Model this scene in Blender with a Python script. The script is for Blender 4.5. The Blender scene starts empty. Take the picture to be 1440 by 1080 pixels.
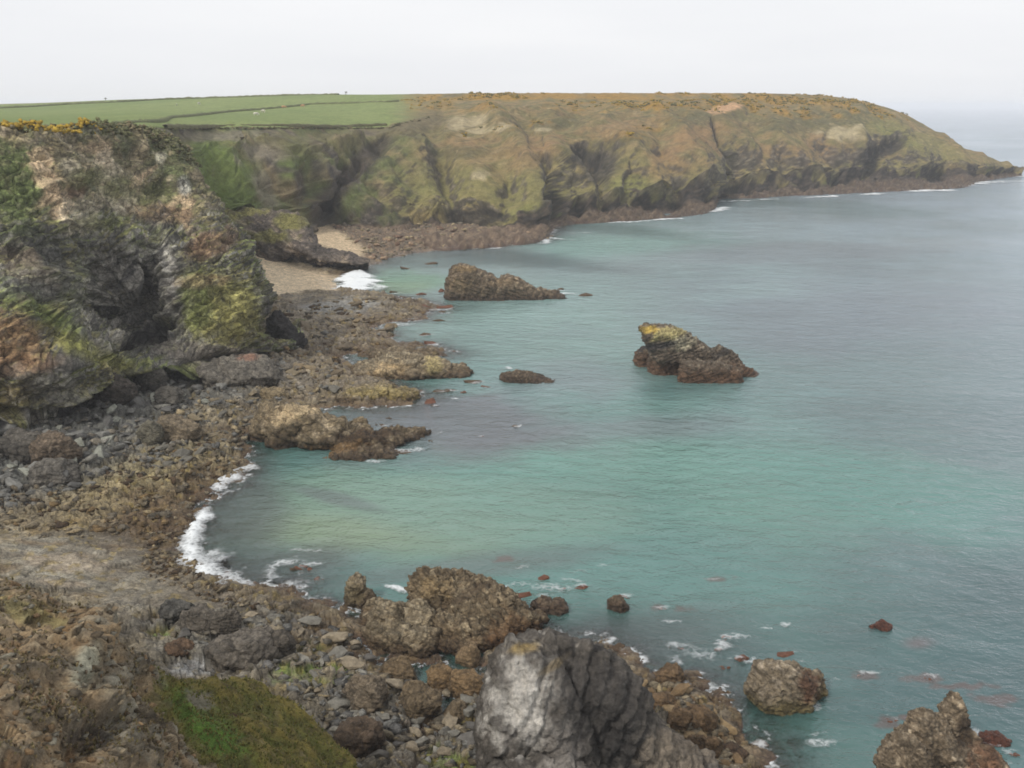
import bpy, bmesh, math, random
import numpy as np
from mathutils import Vector, Matrix

# ---------------------------------------------------------------- camera, world, sun, exposure
sc = bpy.context.scene
CAM_H = 50.0
FPX = 1413.0
PITCH = math.atan(392.0 / FPX)
cam_d = bpy.data.cameras.new('camera')
cam = bpy.data.objects.new('camera', cam_d)
sc.collection.objects.link(cam)
cam.location = (0, 0, CAM_H)
cam.rotation_euler = (math.pi / 2 - PITCH, 0, 0)
cam_d.sensor_fit = 'HORIZONTAL'
cam_d.sensor_width = 36.0
cam_d.lens = 36.0 * FPX / 1440.0
cam_d.clip_start = 0.5
cam_d.clip_end = 80000.0
sc.camera = cam

SUN_EL, SUN_AZ = math.radians(44), math.radians(226)      # high sun behind thin cloud, behind and to the left of the viewer
w = bpy.data.worlds.new('World')
sc.world = w
w.use_nodes = True
nt = w.node_tree
nt.nodes.clear()
wo = nt.nodes.new('ShaderNodeOutputWorld')
bg = nt.nodes.new('ShaderNodeBackground')
sky = nt.nodes.new('ShaderNodeTexSky')
sky.sky_type = 'NISHITA'
sky.sun_disc = False
sky.sun_elevation = SUN_EL
sky.sun_rotation = math.radians(90) - SUN_AZ
sky.air_density = 1.0
sky.dust_density = 4.0
tc = nt.nodes.new('ShaderNodeTexCoord')
mp = nt.nodes.new('ShaderNodeMapping')
mp.inputs['Scale'].default_value = (1.0, 1.0, 7.0)
cn = nt.nodes.new('ShaderNodeTexNoise')
cn.inputs['Scale'].default_value = 1.6
cn.inputs['Detail'].default_value = 5
cr = nt.nodes.new('ShaderNodeValToRGB')                    # the cloud sheet: pale grey, a little uneven
cr.color_ramp.elements[0].position = 0.3
cr.color_ramp.elements[0].color = (7.9, 8.05, 8.4, 1)
cr.color_ramp.elements[1].position = 0.75
cr.color_ramp.elements[1].color = (9.1, 9.15, 9.3, 1)
mx = nt.nodes.new('ShaderNodeMix')
mx.data_type = 'RGBA'
mx.inputs[0].default_value = 0.93
L = nt.links
L.new(tc.outputs['Generated'], mp.inputs[0])
L.new(mp.outputs[0], cn.inputs['Vector'])
L.new(cn.outputs['Fac'], cr.inputs[0])
L.new(sky.outputs[0], mx.inputs[6])
L.new(cr.outputs[0], mx.inputs[7])
L.new(mx.outputs[2], bg.inputs[0])
bg.inputs[1].default_value = 0.1
L.new(bg.outputs[0], wo.inputs[0])

sd = bpy.data.lights.new('sun', 'SUN')
sd.energy = 2.0
sd.angle = math.radians(9)
sd.color = (1.0, 0.97, 0.92)
sun = bpy.data.objects.new('sun', sd)
sc.collection.objects.link(sun)
sdir = Vector((math.cos(SUN_EL) * math.cos(SUN_AZ), math.cos(SUN_EL) * math.sin(SUN_AZ), math.sin(SUN_EL)))
sun.rotation_euler = sdir.to_track_quat('Z', 'Y').to_euler()

sc.view_settings.view_transform = 'Standard'
sc.view_settings.look = 'None'
sc.view_settings.exposure = 0.13
sc.view_settings.gamma = 1.0
sc.render.engine = 'CYCLES'
sc.cycles.max_bounces = 6
sc.cycles.diffuse_bounces = 2
sc.cycles.glossy_bounces = 2
sc.cycles.transmission_bounces = 2
sc.cycles.volume_bounces = 1
sc.cycles.transparent_max_bounces = 8
sc.cycles.use_denoising = True
sc.cycles.filter_width = 1.7

# ---------------------------------------------------------------- image pixels of the camera turned into points of the place, and back
CP, SP = math.cos(PITCH), math.sin(PITCH)

def ray(px, py):
    c, s = (px - 720.0) / FPX, (540.0 - py) / FPX
    return c, CP + s * SP, -SP + s * CP

def at_z(px, py, z=0.0):
    a, b, c = ray(px, py)
    t = (z - CAM_H) / c
    return (a * t, b * t, z)

def at_d(px, py, d):
    a, b, c = ray(px, py)
    t = d / b
    return (a * t, d, CAM_H + c * t)

def sight(P):
    """image pixel coordinates of world points, projected through the camera"""
    x, y, z = P[..., 0], P[..., 1], P[..., 2] - CAM_H
    f = y * CP - z * SP
    u = y * SP + z * CP
    f = np.where(f < 0.3, 0.3, f)
    return 720.0 + FPX * x / f, 540.0 - FPX * u / f

# ---------------------------------------------------------------- numpy noise
def _hash(ix, iy, iz, seed):
    h = (ix.astype(np.uint32) * np.uint32(374761393) + iy.astype(np.uint32) * np.uint32(668265263)
         + iz.astype(np.uint32) * np.uint32(2147483647) + np.uint32((seed * 974711 + 12345) & 0xffffffff))
    h = (h ^ (h >> np.uint32(13))) * np.uint32(1274126177)
    h = (h ^ (h >> np.uint32(16))) * np.uint32(2246822519)
    return (h ^ (h >> np.uint32(15)))

def _h01(ix, iy, iz, seed):
    return (_hash(ix, iy, iz, seed) & np.uint32(0xffffff)).astype(np.float32) / 16777215.0

def vnoise(P, seed=0):
    """value-gradient noise, about -1..1"""
    P = np.asarray(P, dtype=np.float64)
    i = np.floor(P).astype(np.int64)
    f = (P - i).astype(np.float32)
    u = f * f * f * (f * (f * 6 - 15) + 10)
    out = 0
    for dx in (0, 1):
        wx = u[..., 0] if dx else 1 - u[..., 0]
        for dy in (0, 1):
            wy = u[..., 1] if dy else 1 - u[..., 1]
            for dz in (0, 1):
                wz = u[..., 2] if dz else 1 - u[..., 2]
                h = _hash(i[..., 0] + dx, i[..., 1] + dy, i[..., 2] + dz, seed)
                gx = (h & np.uint32(1023)).astype(np.float32) / 511.5 - 1
                gy = ((h >> np.uint32(10)) & np.uint32(1023)).astype(np.float32) / 511.5 - 1
                gz = ((h >> np.uint32(20)) & np.uint32(1023)).astype(np.float32) / 511.5 - 1
                out = out + wx * wy * wz * (gx * (f[..., 0] - dx) + gy * (f[..., 1] - dy) + gz * (f[..., 2] - dz))
    return out * 1.6

def fbm(P, octs=4, seed=0, gain=0.5, lac=2.03):
    a, s, o = 1.0, 0.0, 0.0
    P = np.asarray(P, dtype=np.float64)
    for k in range(octs):
        s = s + a * vnoise(P, seed + k * 17)
        o += a
        a *= gain
        P = P * lac + 13.7
    return s / o

def ridged(P, octs=4, seed=0, gain=0.5):
    a, s, o = 1.0, 0.0, 0.0
    P = np.asarray(P, dtype=np.float64)
    for k in range(octs):
        s = s + a * (1 - 2 * np.abs(vnoise(P, seed + k * 31)))
        o += a
        a *= gain
        P = P * 2.07 + 7.1
    return s / o

def worley(P, seed=0):
    """F1, F2 and the cell's random number"""
    P = np.asarray(P, dtype=np.float64)
    i = np.floor(P).astype(np.int64)
    f = (P - i).astype(np.float32)
    F1 = np.full(P.shape[:-1], 9.0, np.float32)
    F2 = F1.copy()
    ID = np.zeros_like(F1)
    three = P.shape[-1] == 3
    zs = (-1, 0, 1) if three else (0,)
    iz0 = i[..., 2] if three else np.zeros_like(i[..., 0])
    for dx in (-1, 0, 1):
        for dy in (-1, 0, 1):
            for dz in zs:
                cx, cy, cz = i[..., 0] + dx, i[..., 1] + dy, iz0 + dz
                d = (dx + _h01(cx, cy, cz, seed) - f[..., 0]) ** 2 + (dy + _h01(cx, cy, cz, seed + 1) - f[..., 1]) ** 2
                if three:
                    d = d + (dz + _h01(cx, cy, cz, seed + 2) - f[..., 2]) ** 2
                d = np.sqrt(d)
                n = d < F1
                F2 = np.where(n, F1, np.minimum(F2, d))
                ID = np.where(n, _h01(cx, cy, cz, seed + 3), ID)
                F1 = np.where(n, d, F1)
    return F1, F2, ID

def facets(X, seed=0, tilt=1.0):
    """plan view broken into flat tilted stones: height, gap to the neighbour, random number"""
    x, y = X[..., 0], X[..., 1]
    ix, iy = np.floor(x).astype(np.int64), np.floor(y).astype(np.int64)
    fx, fy = (x - ix).astype(np.float32), (y - iy).astype(np.float32)
    F1 = np.full(x.shape, 9.0, np.float32); F2 = F1.copy()
    H = np.zeros_like(F1); ID = np.zeros_like(F1)
    z0 = np.zeros_like(ix)
    for dx in (-1, 0, 1):
        for dy in (-1, 0, 1):
            cx, cy = ix + dx, iy + dy
            ox = dx + _h01(cx, cy, z0, seed) - fx
            oy = dy + _h01(cx, cy, z0, seed + 1) - fy
            an = _h01(cx, cy, z0, seed + 4) * 6.283
            ca, sa = np.cos(an), np.sin(an)
            u, v = ox * ca + oy * sa, -ox * sa + oy * ca
            d = np.maximum(np.abs(u) * 1.25, np.abs(v) * .85) * .7 + np.hypot(u, v) * .3
            n = d < F1
            F2 = np.where(n, F1, np.minimum(F2, d))
            idd = _h01(cx, cy, z0, seed + 3)
            gx = _h01(cx, cy, z0, seed + 5) * 2 - 1; gy = _h01(cx, cy, z0, seed + 6) * 2 - 1
            H = np.where(n, idd + tilt * (gx * ox + gy * oy), H)
            ID = np.where(n, idd, ID)
            F1 = np.where(n, d, F1)
    return H, F2 - F1, ID

def saw(t, warp=0.0):
    """bedding: slow rise, abrupt break"""
    f = t - np.floor(t)
    h = _h01(np.floor(t).astype(np.int64), np.zeros(t.shape, np.int64), np.zeros(t.shape, np.int64), 77)
    return (np.where(f < .86, f / .86, (1 - f) / .14) - .5) * (.4 + h)

def sstep(a, b, x):
    t = np.clip((x - a) / (b - a), 0, 1)
    return t * t * (3 - 2 * t)

def S(r, g, b):
    """surface colour from 0-255 display values"""
    v = np.array([r, g, b], dtype=np.float64) / 255.0
    return np.where(v <= 0.04045, v / 12.92, ((v + 0.055) / 1.055) ** 2.4)

def mixc(A, B, m):
    m = np.asarray(m)[..., None]
    return A * (1 - m) + B * m

# ---------------------------------------------------------------- materials
def newmat(name):
    m = bpy.data.materials.new(name)
    m.use_nodes = True
    m.node_tree.nodes.clear()
    return m, m.node_tree.nodes, m.node_tree.links

def rock_material(name, scale=1.0, bump=0.5, var=0.5, tint=False, rough=0.85, fine=1.0, crack=0.0, aniso=(1, 1, 1), rot=(0, 0, 0)):
    """vertex colour of the ground's own kinds of cover, broken up by noise, with a bumpy surface"""
    m, N, K = newmat(name)
    out = N.new('ShaderNodeOutputMaterial')
    p = N.new('ShaderNodeBsdfPrincipled')
    at = N.new('ShaderNodeAttribute')
    at.attribute_name = 'Col'
    t = N.new('ShaderNodeTexCoord')
    n1 = N.new('ShaderNodeTexNoise')
    n1.inputs['Scale'].default_value = 0.9 * scale
    n1.inputs['Detail'].default_value = 8
    n1.inputs['Roughness'].default_value = 0.68
    n2 = N.new('ShaderNodeTexNoise')
    n2.inputs['Scale'].default_value = 4.5 * scale * fine
    n2.inputs['Detail'].default_value = 6
    n2.inputs['Roughness'].default_value = 0.7
    K.new(t.outputs['Object'], n1.inputs['Vector'])
    K.new(t.outputs['Object'], n2.inputs['Vector'])
    ad = N.new('ShaderNodeMath')
    ad.operation = 'ADD'
    K.new(n1.outputs['Fac'], ad.inputs[0])
    K.new(n2.outputs['Fac'], ad.inputs[1])
    mr = N.new('ShaderNodeMapRange')
    mr.inputs['From Min'].default_value = 0.65
    mr.inputs['From Max'].default_value = 1.35
    mr.inputs['To Min'].default_value = 1 - var
    mr.inputs['To Max'].default_value = 1 + var
    K.new(ad.outputs[0], mr.inputs['Value'])
    hgt = ad.outputs[0]
    val = mr.outputs[0]
    if crack:
        mp3 = N.new('ShaderNodeMapping')
        mp3.inputs['Rotation'].default_value = rot
        mp3.inputs['Scale'].default_value = aniso
        K.new(t.outputs['Object'], mp3.inputs[0])
        wv3 = N.new('ShaderNodeVectorMath'); wv3.operation = 'MULTIPLY_ADD'
        wv3.inputs[1].default_value = (1.3 / scale,) * 3
        K.new(n1.outputs['Color'], wv3.inputs[0]); K.new(mp3.outputs[0], wv3.inputs[2])
        last = val
        for sc3, wid, dark in ((.55, .10, .42), (1.7, .14, .6)):
            v3 = N.new('ShaderNodeTexVoronoi'); v3.feature = 'DISTANCE_TO_EDGE'
            v3.inputs['Scale'].default_value = sc3 * scale
            K.new(wv3.outputs[0], v3.inputs['Vector'])
            r3 = N.new('ShaderNodeMapRange'); r3.interpolation_type = 'SMOOTHSTEP'
            r3.inputs['From Max'].default_value = wid
            r3.inputs['To Min'].default_value = 1 - (1 - dark) * crack
            K.new(v3.outputs['Distance'], r3.inputs['Value'])
            c3 = N.new('ShaderNodeTexVoronoi'); c3.inputs['Scale'].default_value = sc3 * scale
            K.new(wv3.outputs[0], c3.inputs['Vector'])
            sp3 = N.new('ShaderNodeSeparateColor'); K.new(c3.outputs['Color'], sp3.inputs[0])
            q3 = N.new('ShaderNodeMapRange')
            q3.inputs['To Min'].default_value = 1 - .28 * crack; q3.inputs['To Max'].default_value = 1 + .28 * crack
            K.new(sp3.outputs[0], q3.inputs['Value'])
            for o3 in (r3.outputs[0], q3.outputs[0]):
                mm = N.new('ShaderNodeMath'); mm.operation = 'MULTIPLY'
                K.new(last, mm.inputs[0]); K.new(o3, mm.inputs[1]); last = mm.outputs[0]
            hh3 = N.new('ShaderNodeMath'); hh3.operation = 'MULTIPLY_ADD'
            hh3.inputs[1].default_value = .35 * crack / sc3 * .55
            K.new(r3.outputs[0], hh3.inputs[0]); K.new(hgt, hh3.inputs[2]); hgt = hh3.outputs[0]
        val = last
    mul = N.new('ShaderNodeVectorMath')
    mul.operation = 'SCALE'
    if tint:
        oi = N.new('ShaderNodeObjectInfo')
        tm = N.new('ShaderNodeVectorMath')
        tm.operation = 'MULTIPLY'
        K.new(at.outputs['Color'], tm.inputs[0])
        K.new(oi.outputs['Color'], tm.inputs[1])
        K.new(tm.outputs[0], mul.inputs[0])
    else:
        K.new(at.outputs['Color'], mul.inputs[0])
    K.new(val, mul.inputs['Scale'])
    K.new(mul.outputs[0], p.inputs['Base Color'])
    p.inputs['Specular IOR Level'].default_value = 0.3
    rm = N.new('ShaderNodeMath')
    rm.operation = 'MULTIPLY'
    rm.inputs[1].default_value = rough
    K.new(at.outputs['Alpha'], rm.inputs[0])
    K.new(rm.outputs[0], p.inputs['Roughness'])
    b = N.new('ShaderNodeBump')
    b.inputs['Strength'].default_value = bump
    b.inputs['Distance'].default_value = 0.5 / scale
    K.new(hgt, b.inputs['Height'])
    K.new(b.outputs[0], p.inputs['Normal'])
    K.new(p.outputs[0], out.inputs['Surface'])
    return m

M_LAND = rock_material('headland_ground', 0.35, 0.65, 0.5)
M_CLIFF = rock_material('cliff_rock', 0.7, 0.8, 0.5, crack=.8, aniso=(1, 1, 1.5), rot=(0, .6, 0))
M_SHORE = rock_material('shore_rock', 1.2, 0.8, 0.5, crack=.6, aniso=(1, 1.5, 1))
M_NEAR = rock_material('near_slope', 2.0, 0.9, 0.55)
M_ROCK = rock_material('sea_rock', 1.0, 0.8, 0.5, crack=.75, aniso=(1, 1, 1.8), rot=(0, -.4, 0))
M_PINNACLE = rock_material('pinnacle_rock', 0.9, 0.9, 0.55, crack=.28, aniso=(1.6, 1.2, .45), rot=(0, .35, 0))
M_BOULDER = rock_material('boulder_rock', 1.4, 0.6, 0.4, tint=True)
M_PLANT = rock_material('shrub_leaves', 3.0, 0.8, 0.6)

# ---------------------------------------------------------------- mesh helpers
def finish(me, name, mat, kind=None, smooth=True):
    me.materials.append(mat)
    if smooth:
        me.polygons.foreach_set('use_smooth', np.ones(len(me.polygons), dtype=bool))
    me.update()
    o = bpy.data.objects.new(name, me)
    sc.collection.objects.link(o)
    if kind:
        o['kind'] = kind
    return o

def set_col(me, col, name='Col'):
    n = len(me.vertices)
    c = np.ones((n, 4), np.float32)
    col = np.asarray(col, np.float32).reshape(n, -1)
    c[:, :col.shape[1]] = col
    a = me.color_attributes.new(name, 'FLOAT_COLOR', 'POINT')
    a.data.foreach_set('color', c.ravel())

def mesh_from(V, F, name):
    me = bpy.data.meshes.new(name)
    V = np.asarray(V, np.float32).reshape(-1, 3)
    F = np.asarray(F, np.int32)
    k = F.shape[1]
    me.vertices.add(len(V))
    me.vertices.foreach_set('co', V.ravel())
    me.loops.add(F.size)
    me.loops.foreach_set('vertex_index', F.ravel())
    me.polygons.add(len(F))
    me.polygons.foreach_set('loop_start', np.arange(0, F.size, k, dtype=np.int32))
    me.update(calc_edges=True)
    return me

def grid_faces(nr, nc, keep=None):
    r = np.arange(nr - 1)[:, None]
    c = np.arange(nc - 1)[None, :]
    a = r * nc + c
    F = np.stack([a, a + 1, a + nc + 1, a + nc], -1).reshape(-1, 4)
    if keep is not None:
        k = (keep[:-1, :-1] | keep[1:, :-1] | keep[:-1, 1:] | keep[1:, 1:]).reshape(-1)
        F = F[k]
    return F

def grid_object(name, P, col, mat, kind=None, keep=None):
    nr, nc = P.shape[:2]
    me = mesh_from(P, grid_faces(nr, nc, keep), name)
    set_col(me, col)
    return finish(me, name, mat, kind)

def pchip(y, n_out, xs=None):
    """smooth, overshoot-free interpolation of y[k,...] over xs to n_out even samples of the index"""
    y = np.asarray(y, np.float64)
    n = len(y)
    x = np.arange(n, dtype=np.float64) if xs is None else np.asarray(xs, np.float64)
    h = np.diff(x).reshape((-1,) + (1,) * (y.ndim - 1))
    d = np.diff(y, axis=0) / h
    m = np.zeros_like(y)
    a, b = d[:-1], d[1:]
    same = a * b > 0
    m[1:-1] = np.where(same, 2 * a * b / np.where(same, a + b, 1), 0)
    m[0], m[-1] = d[0], d[-1]
    if np.isscalar(n_out):
        t = np.linspace(x[0], x[-1], n_out)
    else:
        t = np.asarray(n_out, np.float64)
    k = np.clip(np.searchsorted(x, t, side='right') - 1, 0, n - 2)
    hh = np.diff(x)[k].reshape((-1,) + (1,) * (y.ndim - 1))
    s = ((t - x[k])).reshape(hh.shape) / hh
    return ((1 + 2 * s) * (1 - s) ** 2 * y[k] + s * (1 - s) ** 2 * hh * m[k]
            + s * s * (3 - 2 * s) * y[k + 1] + s * s * (s - 1) * hh * m[k + 1])

def normals(P):
    du = np.gradient(P, axis=1)
    dv = np.gradient(P, axis=0)
    n = np.cross(du, dv)
    n /= np.linalg.norm(n, axis=-1, keepdims=True) + 1e-9
    return n

def loft(ctrl, nr, nc, xs=None, row_w=None):
    """ctrl[col][row] = point; returns P[nr, nc, 3]"""
    C = np.array(ctrl, np.float64)                 # cols, rows, 3
    A = pchip(C, nc, xs)                           # nc, rows, 3
    A = np.swapaxes(A, 0, 1)                       # rows, nc, 3
    if row_w is None:
        return pchip(A, nr)
    t = np.concatenate([np.linspace(k, k + 1, n, endpoint=False) for k, n in enumerate(row_w)] + [[len(row_w)]])
    return pchip(A, t)

def ell(px, py, cx, cy, rx, ry, ang=0.0, soft=0.35, wob=0.0):
    """soft ellipse mask, centre and radii in image pixels"""
    a = math.radians(ang)
    dx, dy = px - cx, py - cy
    u = (dx * math.cos(a) - dy * math.sin(a)) / rx
    v = (dx * math.sin(a) + dy * math.cos(a)) / ry
    return 1 - sstep(1 - soft, 1 + soft, np.sqrt(u * u + v * v) + wob)

def in_poly(px, py, poly):
    """signed distance to a polygon, positive inside"""
    poly = np.asarray(poly, np.float64)
    n = len(poly)
    best = np.full(px.shape, 1e18)
    inside = np.zeros(px.shape, bool)
    for i in range(n):
        x0, y0 = poly[i]
        x1, y1 = poly[(i + 1) % n]
        ex, ey = x1 - x0, y1 - y0
        t = np.clip(((px - x0) * ex + (py - y0) * ey) / (ex * ex + ey * ey + 1e-12), 0, 1)
        dd = (px - x0 - t * ex) ** 2 + (py - y0 - t * ey) ** 2
        best = np.minimum(best, dd)
        if y0 != y1:
            c = ((y0 > py) != (y1 > py)) & (px < (x1 - x0) * (py - y0) / (y1 - y0) + x0)
            inside ^= c
    s = np.sqrt(best)
    return np.where(inside, s, -s)

def polym(px, py, poly, soft=8.0, wob=0.0):
    return sstep(-soft, soft, in_poly(px, py, poly) + wob)
# ================================================================ THE SETTING: far headland with the cove and the farmland
def col_left(px, d_foot, z_foot, d_brow, y_brow, y_mid_f, d_crest, y_crest, y_t1=None, y_t2=None, b1=.25, b2=.6):
    """a cliff column: foot, steep face, brow, field, skyline"""
    foot = np.array(at_d(px, 0, d_foot)); foot[2] = z_foot
    brow = np.array(at_d(px, y_brow, d_brow))
    r0 = foot + (0, -6, -7 - z_foot)
    r1 = foot + (0, -3, -1.5)
    face = [foot + (brow - foot) * (t, b, 0) + (0, 0, (brow[2] - foot[2]) * t) for t, b in ((.22, b1 * .5), (.5, b1), (.78, b2))]
    for q in face:                                                    # keep the same bearing
        q[0] = q[1] * (px - 720) / FPX / ray(720, 300)[1]
    mid = np.array(at_d(px, (y_brow * .4 + y_crest * .6), d_brow + (d_crest - d_brow) * .45))
    crest = np.array(at_d(px, y_crest, d_crest))
    back = crest + (0, 260, -14)
    far = crest + (0, 900, -30)
    return [r0, r1, foot] + face + [brow, mid, crest, back, far]

def col_right(px, yw, yf, yr, W, y_crest, dr=8, p=2.0, zf=3.0, back=(0, 120, -14)):
    """a headland column: water's edge, rock ledge, cliff foot, top of the dark rock, convex slope, skyline"""
    wl = np.array(at_z(px, yw, 0))
    r0 = wl + (0, -6, -7)
    r1 = wl + (0, 0, -0.1)
    foot = np.array(at_z(px, yf, zf))
    d0 = foot[1] + dr
    rt = np.array(at_d(px, yr, d0))
    out = [r0, r1, foot, rt]
    for t in (.28, .52, .76):
        out.append(np.array(at_d(px, yr + (y_crest - yr) * t, d0 + W * t ** p)))
    t = .9
    out.append(np.array(at_d(px, yr + (y_crest - yr) * t, d0 + W * t ** p)))
    crest = np.array(at_d(px, y_crest, d0 + W))
    out += [crest, crest + np.array(back), crest + np.array(back) * (3.5, 3.5, 4)]
    return out

cols = [
    (-420, col_left(-420, 225, 4, 235, 182, 0, 900, 150)),
    (-150, col_left(-150, 225, 4, 235, 182, 0, 900, 149)),
    (60,  col_left(60, 228, 4, 240, 182, 0, 900, 145)),
    (190, col_left(190, 250, 4, 262, 181, 0, 900, 140)),
    (225, col_left(225, 300, 4, 322, 180, 0, 900, 139)),
    (262, col_left(262, 326, 4, 372, 180, 0, 900, 138)),
    (310, col_left(310, 345, 3, 398, 180, 0, 890, 137)),
    (352, col_left(352, 360, 3, 408, 180, 0, 880, 136, b1=.15, b2=.7)),
    (392, col_left(392, 372, 3, 420, 179, 0, 860, 135, b1=.1, b2=.45)),
    (428, col_left(428, 388, 3, 440, 179, 0, 850, 134, b1=.2, b2=.6)),
    (462, col_left(462, 404, 3, 462, 179, 0, 830, 133, b1=.3, b2=.7)),
    (500, col_left(500, 400, 3, 476, 180, 0, 800, 133, b1=.3, b2=.62)),
    (535, col_left(535, 396, 3, 486, 180, 0, 760, 133, b1=.3, b2=.6)),
    (625, col_right(625, 352, 318, 300, 300, 132, dr=9)),
    (662, col_right(662, 349, 319, 298, 296, 131, dr=10)),
    (700, col_right(700, 347, 321, 314, 292, 131, dr=4)),
    (740, col_right(740, 343, 322, 312, 285, 131, dr=5)),
    (764, col_right(764, 337, 318, 292, 282, 131, dr=10)),
    (778, col_right(778, 320, 309, 278, 262, 131, dr=12)),
    (800, col_right(800, 316, 303, 282, 250, 131, dr=10)),
    (828, col_right(828, 314, 300, 286, 246, 131, dr=7)),
    (860, col_right(860, 312, 298, 284, 244, 131, dr=8)),
    (905, col_right(905, 309, 293, 283, 236, 131, dr=6)),
    (945, col_right(945, 306, 290, 280, 230, 131, dr=8)),
    (985, col_right(985, 301, 286, 264, 226, 131, dr=14)),
    (1000, col_right(1000, 297, 283, 266, 222, 131, dr=14)),
    (1010, col_right(1010, 279, 272, 254, 190, 131, dr=16)),
    (1050, col_right(1050, 279, 269, 257, 186, 131, dr=10)),
    (1100, col_right(1100, 276, 267, 255, 180, 132, dr=12)),
    (1150, col_right(1150, 274, 264, 248, 170, 134, dr=14)),
    (1195, col_right(1195, 272, 260, 246, 158, 139, dr=12)),
    (1230, col_right(1230, 270, 258, 240, 142, 147, dr=16)),
    (1262, col_right(1262, 269, 256, 242, 128, 157, dr=12)),
    (1295, col_right(1295, 267, 253, 238, 112, 174, dr=14, back=(0, 90, -16))),
    (1325, col_right(1325, 266, 250, 236, 96, 193, dr=12, back=(0, 80, -14))),
    (1352, col_right(1352, 264, 250, 236, 78, 208, dr=10, back=(0, 60, -12))),
    (1378, col_right(1378, 256, 249, 240, 50, 221, dr=6, back=(0, 40, -8), zf=2)),
    (1402, col_right(1402, 251.5, 247, 242, 30, 233, dr=4, back=(0, 25, -5), zf=1.5)),
    (1424, col_right(1424, 248.5, 246, 244, 12, 242, dr=3, back=(0, 14, -4), zf=1)),
    (1436, col_right(1436, 248, 247.5, 247, 5, 246.5, dr=2, back=(0, 8, -3), zf=.3)),
]
HX = [c[0] for c in cols]
# ease the depth of the upper slopes from column to column so that the spurs flow into one another
CT = np.array([c[1] for c in cols], np.float64)
cpx, cpy = sight(CT)
CT2 = CT.copy()
for r_, sg in ((3, 5), (4, 16), (5, 30), (6, 42), (7, 50), (8, 55)):
    for i_ in range(len(cols)):
        if HX[i_] < 560: continue
        wt = np.exp(-.5 * ((np.array(HX) - HX[i_]) / (sg * .8)) ** 2) * (np.array(HX) >= 560)
        dnew = (CT[:, r_, 1] * wt).sum() / wt.sum()
        if HX[i_] > 1290: dnew = CT[i_, r_, 1]
        CT2[i_, r_] = at_d(cpx[i_, r_], cpy[i_, r_], dnew)
cols = [(HX[i_], list(CT2[i_])) for i_ in range(len(cols))]
HP = loft([c[1] for c in cols], 0, 1150, HX, row_w=[5, 16, 26, 48, 48, 48, 48, 36, 30, 6, 3])
HROW = np.concatenate([np.linspace(k, k + 1, n, endpoint=False) for k, n in enumerate([5, 16, 26, 48, 48, 48, 48, 36, 30, 6, 3])] + [[11]])[:, None]
hpx, hpy = sight(HP)
hn = normals(HP)
hn *= np.sign(hn[..., 2:3] + 1e-9)
# spurs, gullies and rock
ss = np.stack([HP[..., 0] * .022, HP[..., 1] * .006, HP[..., 2] * .01], -1)
sp = ridged(ss, 3, 5)
field_w = sstep(600, 540, hpx + 6 * vnoise(HP * .05, 3)) * sstep(5.93, 6.03, HROW)
slope_w = sstep(2.2, 3.2, HROW) * (1 - sstep(6.0, 7.6, HROW)) * (1 - field_w) * (1 - sstep(630, 530, hpx) * sstep(4.6, 5.7, HROW)) * sstep(120, 215, hpx)
rockrow = sstep(.6, 1.2, HROW) * (1 - sstep(2.9, 3.4, HROW))
ledge = sstep(.7, 1.1, HROW) * (1 - sstep(1.8, 2.2, HROW))
wobl = fbm(HP * .03, 3, 18)
lcliff = sstep(625, 490, hpx + wobl * 60) * sstep(150, 215, hpx) * sstep(1.8, 2.4, HROW) * (1 - sstep(4.9, 5.9, HROW))
wob = fbm(HP * .035, 4, 11)
wob2 = fbm(HP * .12, 4, 12)
wobp = wob + .3 * wob2
spur2 = ridged(np.stack([(HP[..., 0] - .35 * HP[..., 1]) * .04, HP[..., 1] * .004, HP[..., 2] * .012], -1), 3, 19)
disp = slope_w * (sp * 6.0 + spur2 * 3.4 + fbm(HP * .05, 4, 8) * 1.8 + fbm(HP * .25, 3, 9) * .6)
hbed = HP[..., 2] * .8 - HP[..., 0] * .25
disp += rockrow * (saw(hbed * .22 + wobp * .8) * 2.0 + ridged(HP * (.09, .09, .1), 5, 14) * 3.0 + fbm(HP * .5, 3, 15) * .8)
disp += lcliff * (saw((HP[..., 2] * .6 + HP[..., 0] * .6) * .12 + wobp * .9) * 2.4 + saw((HP[..., 2] * .8 - HP[..., 0] * .5) * .3 + wobp) * .8 + ridged(HP * (.07, .05, .05), 5, 21) * 2.6 + fbm(HP * .35, 3, 22) * .7)
disp += ledge * ((worley(HP * .3, 77)[0] - .4) * -1.5)
disp += (1 - field_w) * sstep(7.2, 8.0, HROW) * (1 - sstep(8.3, 9, HROW)) * fbm(HP * .2, 3, 6) * .5
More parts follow.
